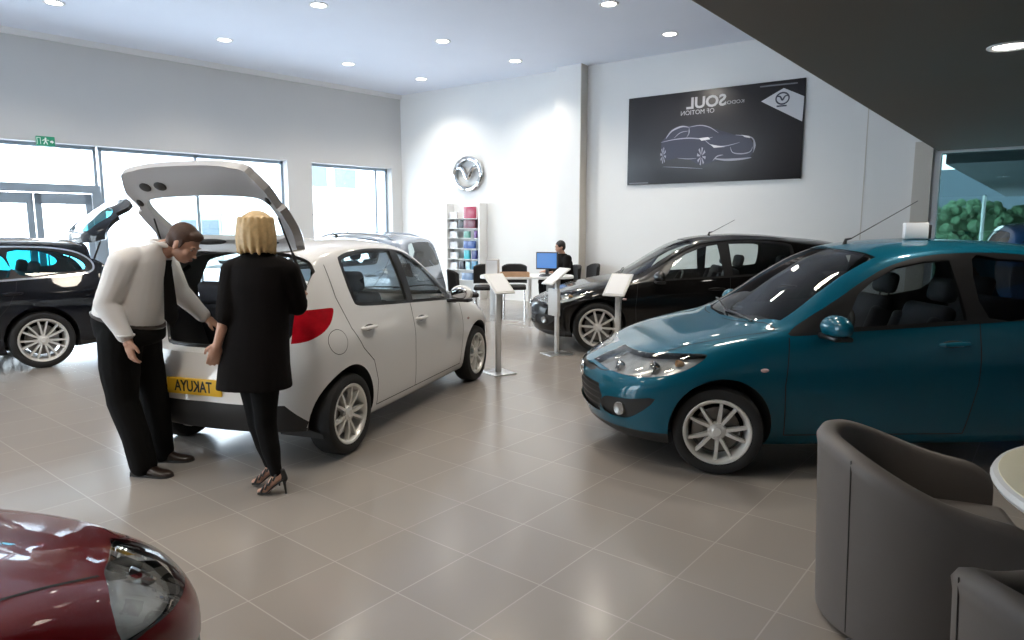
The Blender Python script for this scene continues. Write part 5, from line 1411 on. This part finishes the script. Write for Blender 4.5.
for P in (NF, FFt):
    a = Vector(P[-1]); z0 = -a.z
    bm = NB(); sl = [(.052, .002-.034), (.02, -.055), (-.02, -.085), (-.055, -.116+.0), (-.105, -.119)]; prev = None
    for x, z in smooth_poly(sl, 4, False):
        z = max(z, z0+.004); hw = .030+.006*math.sin((x+.1)*20)
        r = [bm.verts.new(a+Vector((x, s_*hw-.006, z+t))) for s_, t in ((-1, 0), (1, 0), (1, .010), (-1, .010))]
        if prev:
            for k in range(4): bm.faces.new((prev[k], prev[(k+1) % 4], r[(k+1) % 4], r[k]))
        else: bm.faces.new(r)
        prev = r
    bm.faces.new(prev[::-1]); sh = obj('sandal', bm, M['plastic'], woman)
    bm = NB(); cyl(bm, a+Vector((.048, -.004, -.03)), a+Vector((.058, -.004, z0)), .010, .005, 10); obj('stiletto_heel', bm, M['plastic'], sh)
    bm = NB(); limb(bm, [a+Vector((.050, -.004, -.028)), a+Vector((.044, -.004, .02))], [.022, .014], 10); obj('heel_counter', bm, M['plastic'], sh)
    for (x, z, r_) in ((.0, -.02, .036), (-.03, -.052, .034), (-.055, -.078, .032), (-.082, -.098, .028)):
        bm = NB(); tube(bm, [a+Vector((x+.35*r_*math.sin(t), -.006+r_*1.05*math.cos(t), z+r_*.9*math.sin(t))) for t in np.linspace(-.3, PI+.3, 14)], .006, 6); obj('strap', bm, M['plastic'], sh)

# ---- person working at the far desk
FDIR = (-CR-CF*.4).normalized(); ra = math.atan2(FDIR.y, FDIR.x)
bm = NB()   # local x = facing direction
L, R = head(bm, (.08, 0, 1.245), (1, 0, -.15), (0, 0, 1), .95)
limb(bm, [(.0, 0, 1.06), (.05, 0, 1.16)], [.06, .052]); rings(bm, [((-.04, 0, .54), .14, .17, 0), ((-.03, 0, .75), .12, .17, 0), ((.0, 0, .95), .12, .19, 0), ((.01, 0, 1.06), .08, .15, 0)])
for q in (-1, 1):
    limb(bm, [(0, q*.17, 1.02), (.06, q*.24, .80), (.30, q*.17, .775)], [.055, .045, .03]); hand(bm, (.30, q*.17, .775), (1, -.2*q, 0), (0, 0, -1), (0, -q, 0), .95, .4)
    limb(bm, [(-.02, q*.09, .595), (.40, q*.12, .57), (.36, q*.12, .08), (.46, q*.12, .05)], [.09, .06, .04, .035])
pz = finish('person', bm, M['skin'], None, .012, 2)
pz.location = SEATED+FDIR*.06; pz.rotation_euler = (0, 0, ra); tag(pz, 'dark haired person in dark jacket seated at the far desk facing the screen', 'person')
face_bits(pz, L, R, .95, 'darkhair')
bm = NB(); sphere(bm, L(-.022, 0, .040), (.098, .084, .090), 20, 14, R); sphere(bm, L(-.055, 0, .0), (.06, .078, .08), 16, 10, R); finish('hair', bm, M['darkhair'], pz, .01, 2)
bm = NB(); rings(bm, [((-.03, 0, .53), .165, .20, 0), ((-.03, 0, .75), .15, .20, 0), ((.0, 0, .95), .15, .215, 0), ((.01, 0, 1.06), .11, .17, 0), ((.03, 0, 1.12), .07, .08, 0)])
for q in (-1, 1): limb(bm, [(0, q*.17, 1.02), (.06, q*.24, .80), (.27, q*.175, .775)], [.085, .065, .048])
finish('jacket', bm, M['jacket'], pz, .012, 3)
bm = NB()
for q in (-1, 1): limb(bm, [(-.02, q*.09, .60), (.40, q*.12, .575), (.36, q*.12, .10)], [.105, .08, .065])
finish('trousers', bm, M['cloth'], pz, .012, 3)
for q in (-1, 1): shoe('shoe', (.30, q*.12, 0), (.57, q*.13, 0), M['leather'], pz, .045)
S.view_settings.view_transform = 'Standard'; S.view_settings.look = 'None'; S.view_settings.exposure = .53; S.view_settings.gamma = 1.
S.cycles.use_denoising = True; S.cycles.max_bounces = 8; S.cycles.diffuse_bounces = 5; S.cycles.glossy_bounces = 4; S.cycles.transparent_max_bounces = 24; S.cycles.sample_clamp_indirect = 6.; S.cycles.caustics_reflective = False; S.cycles.caustics_refractive = False
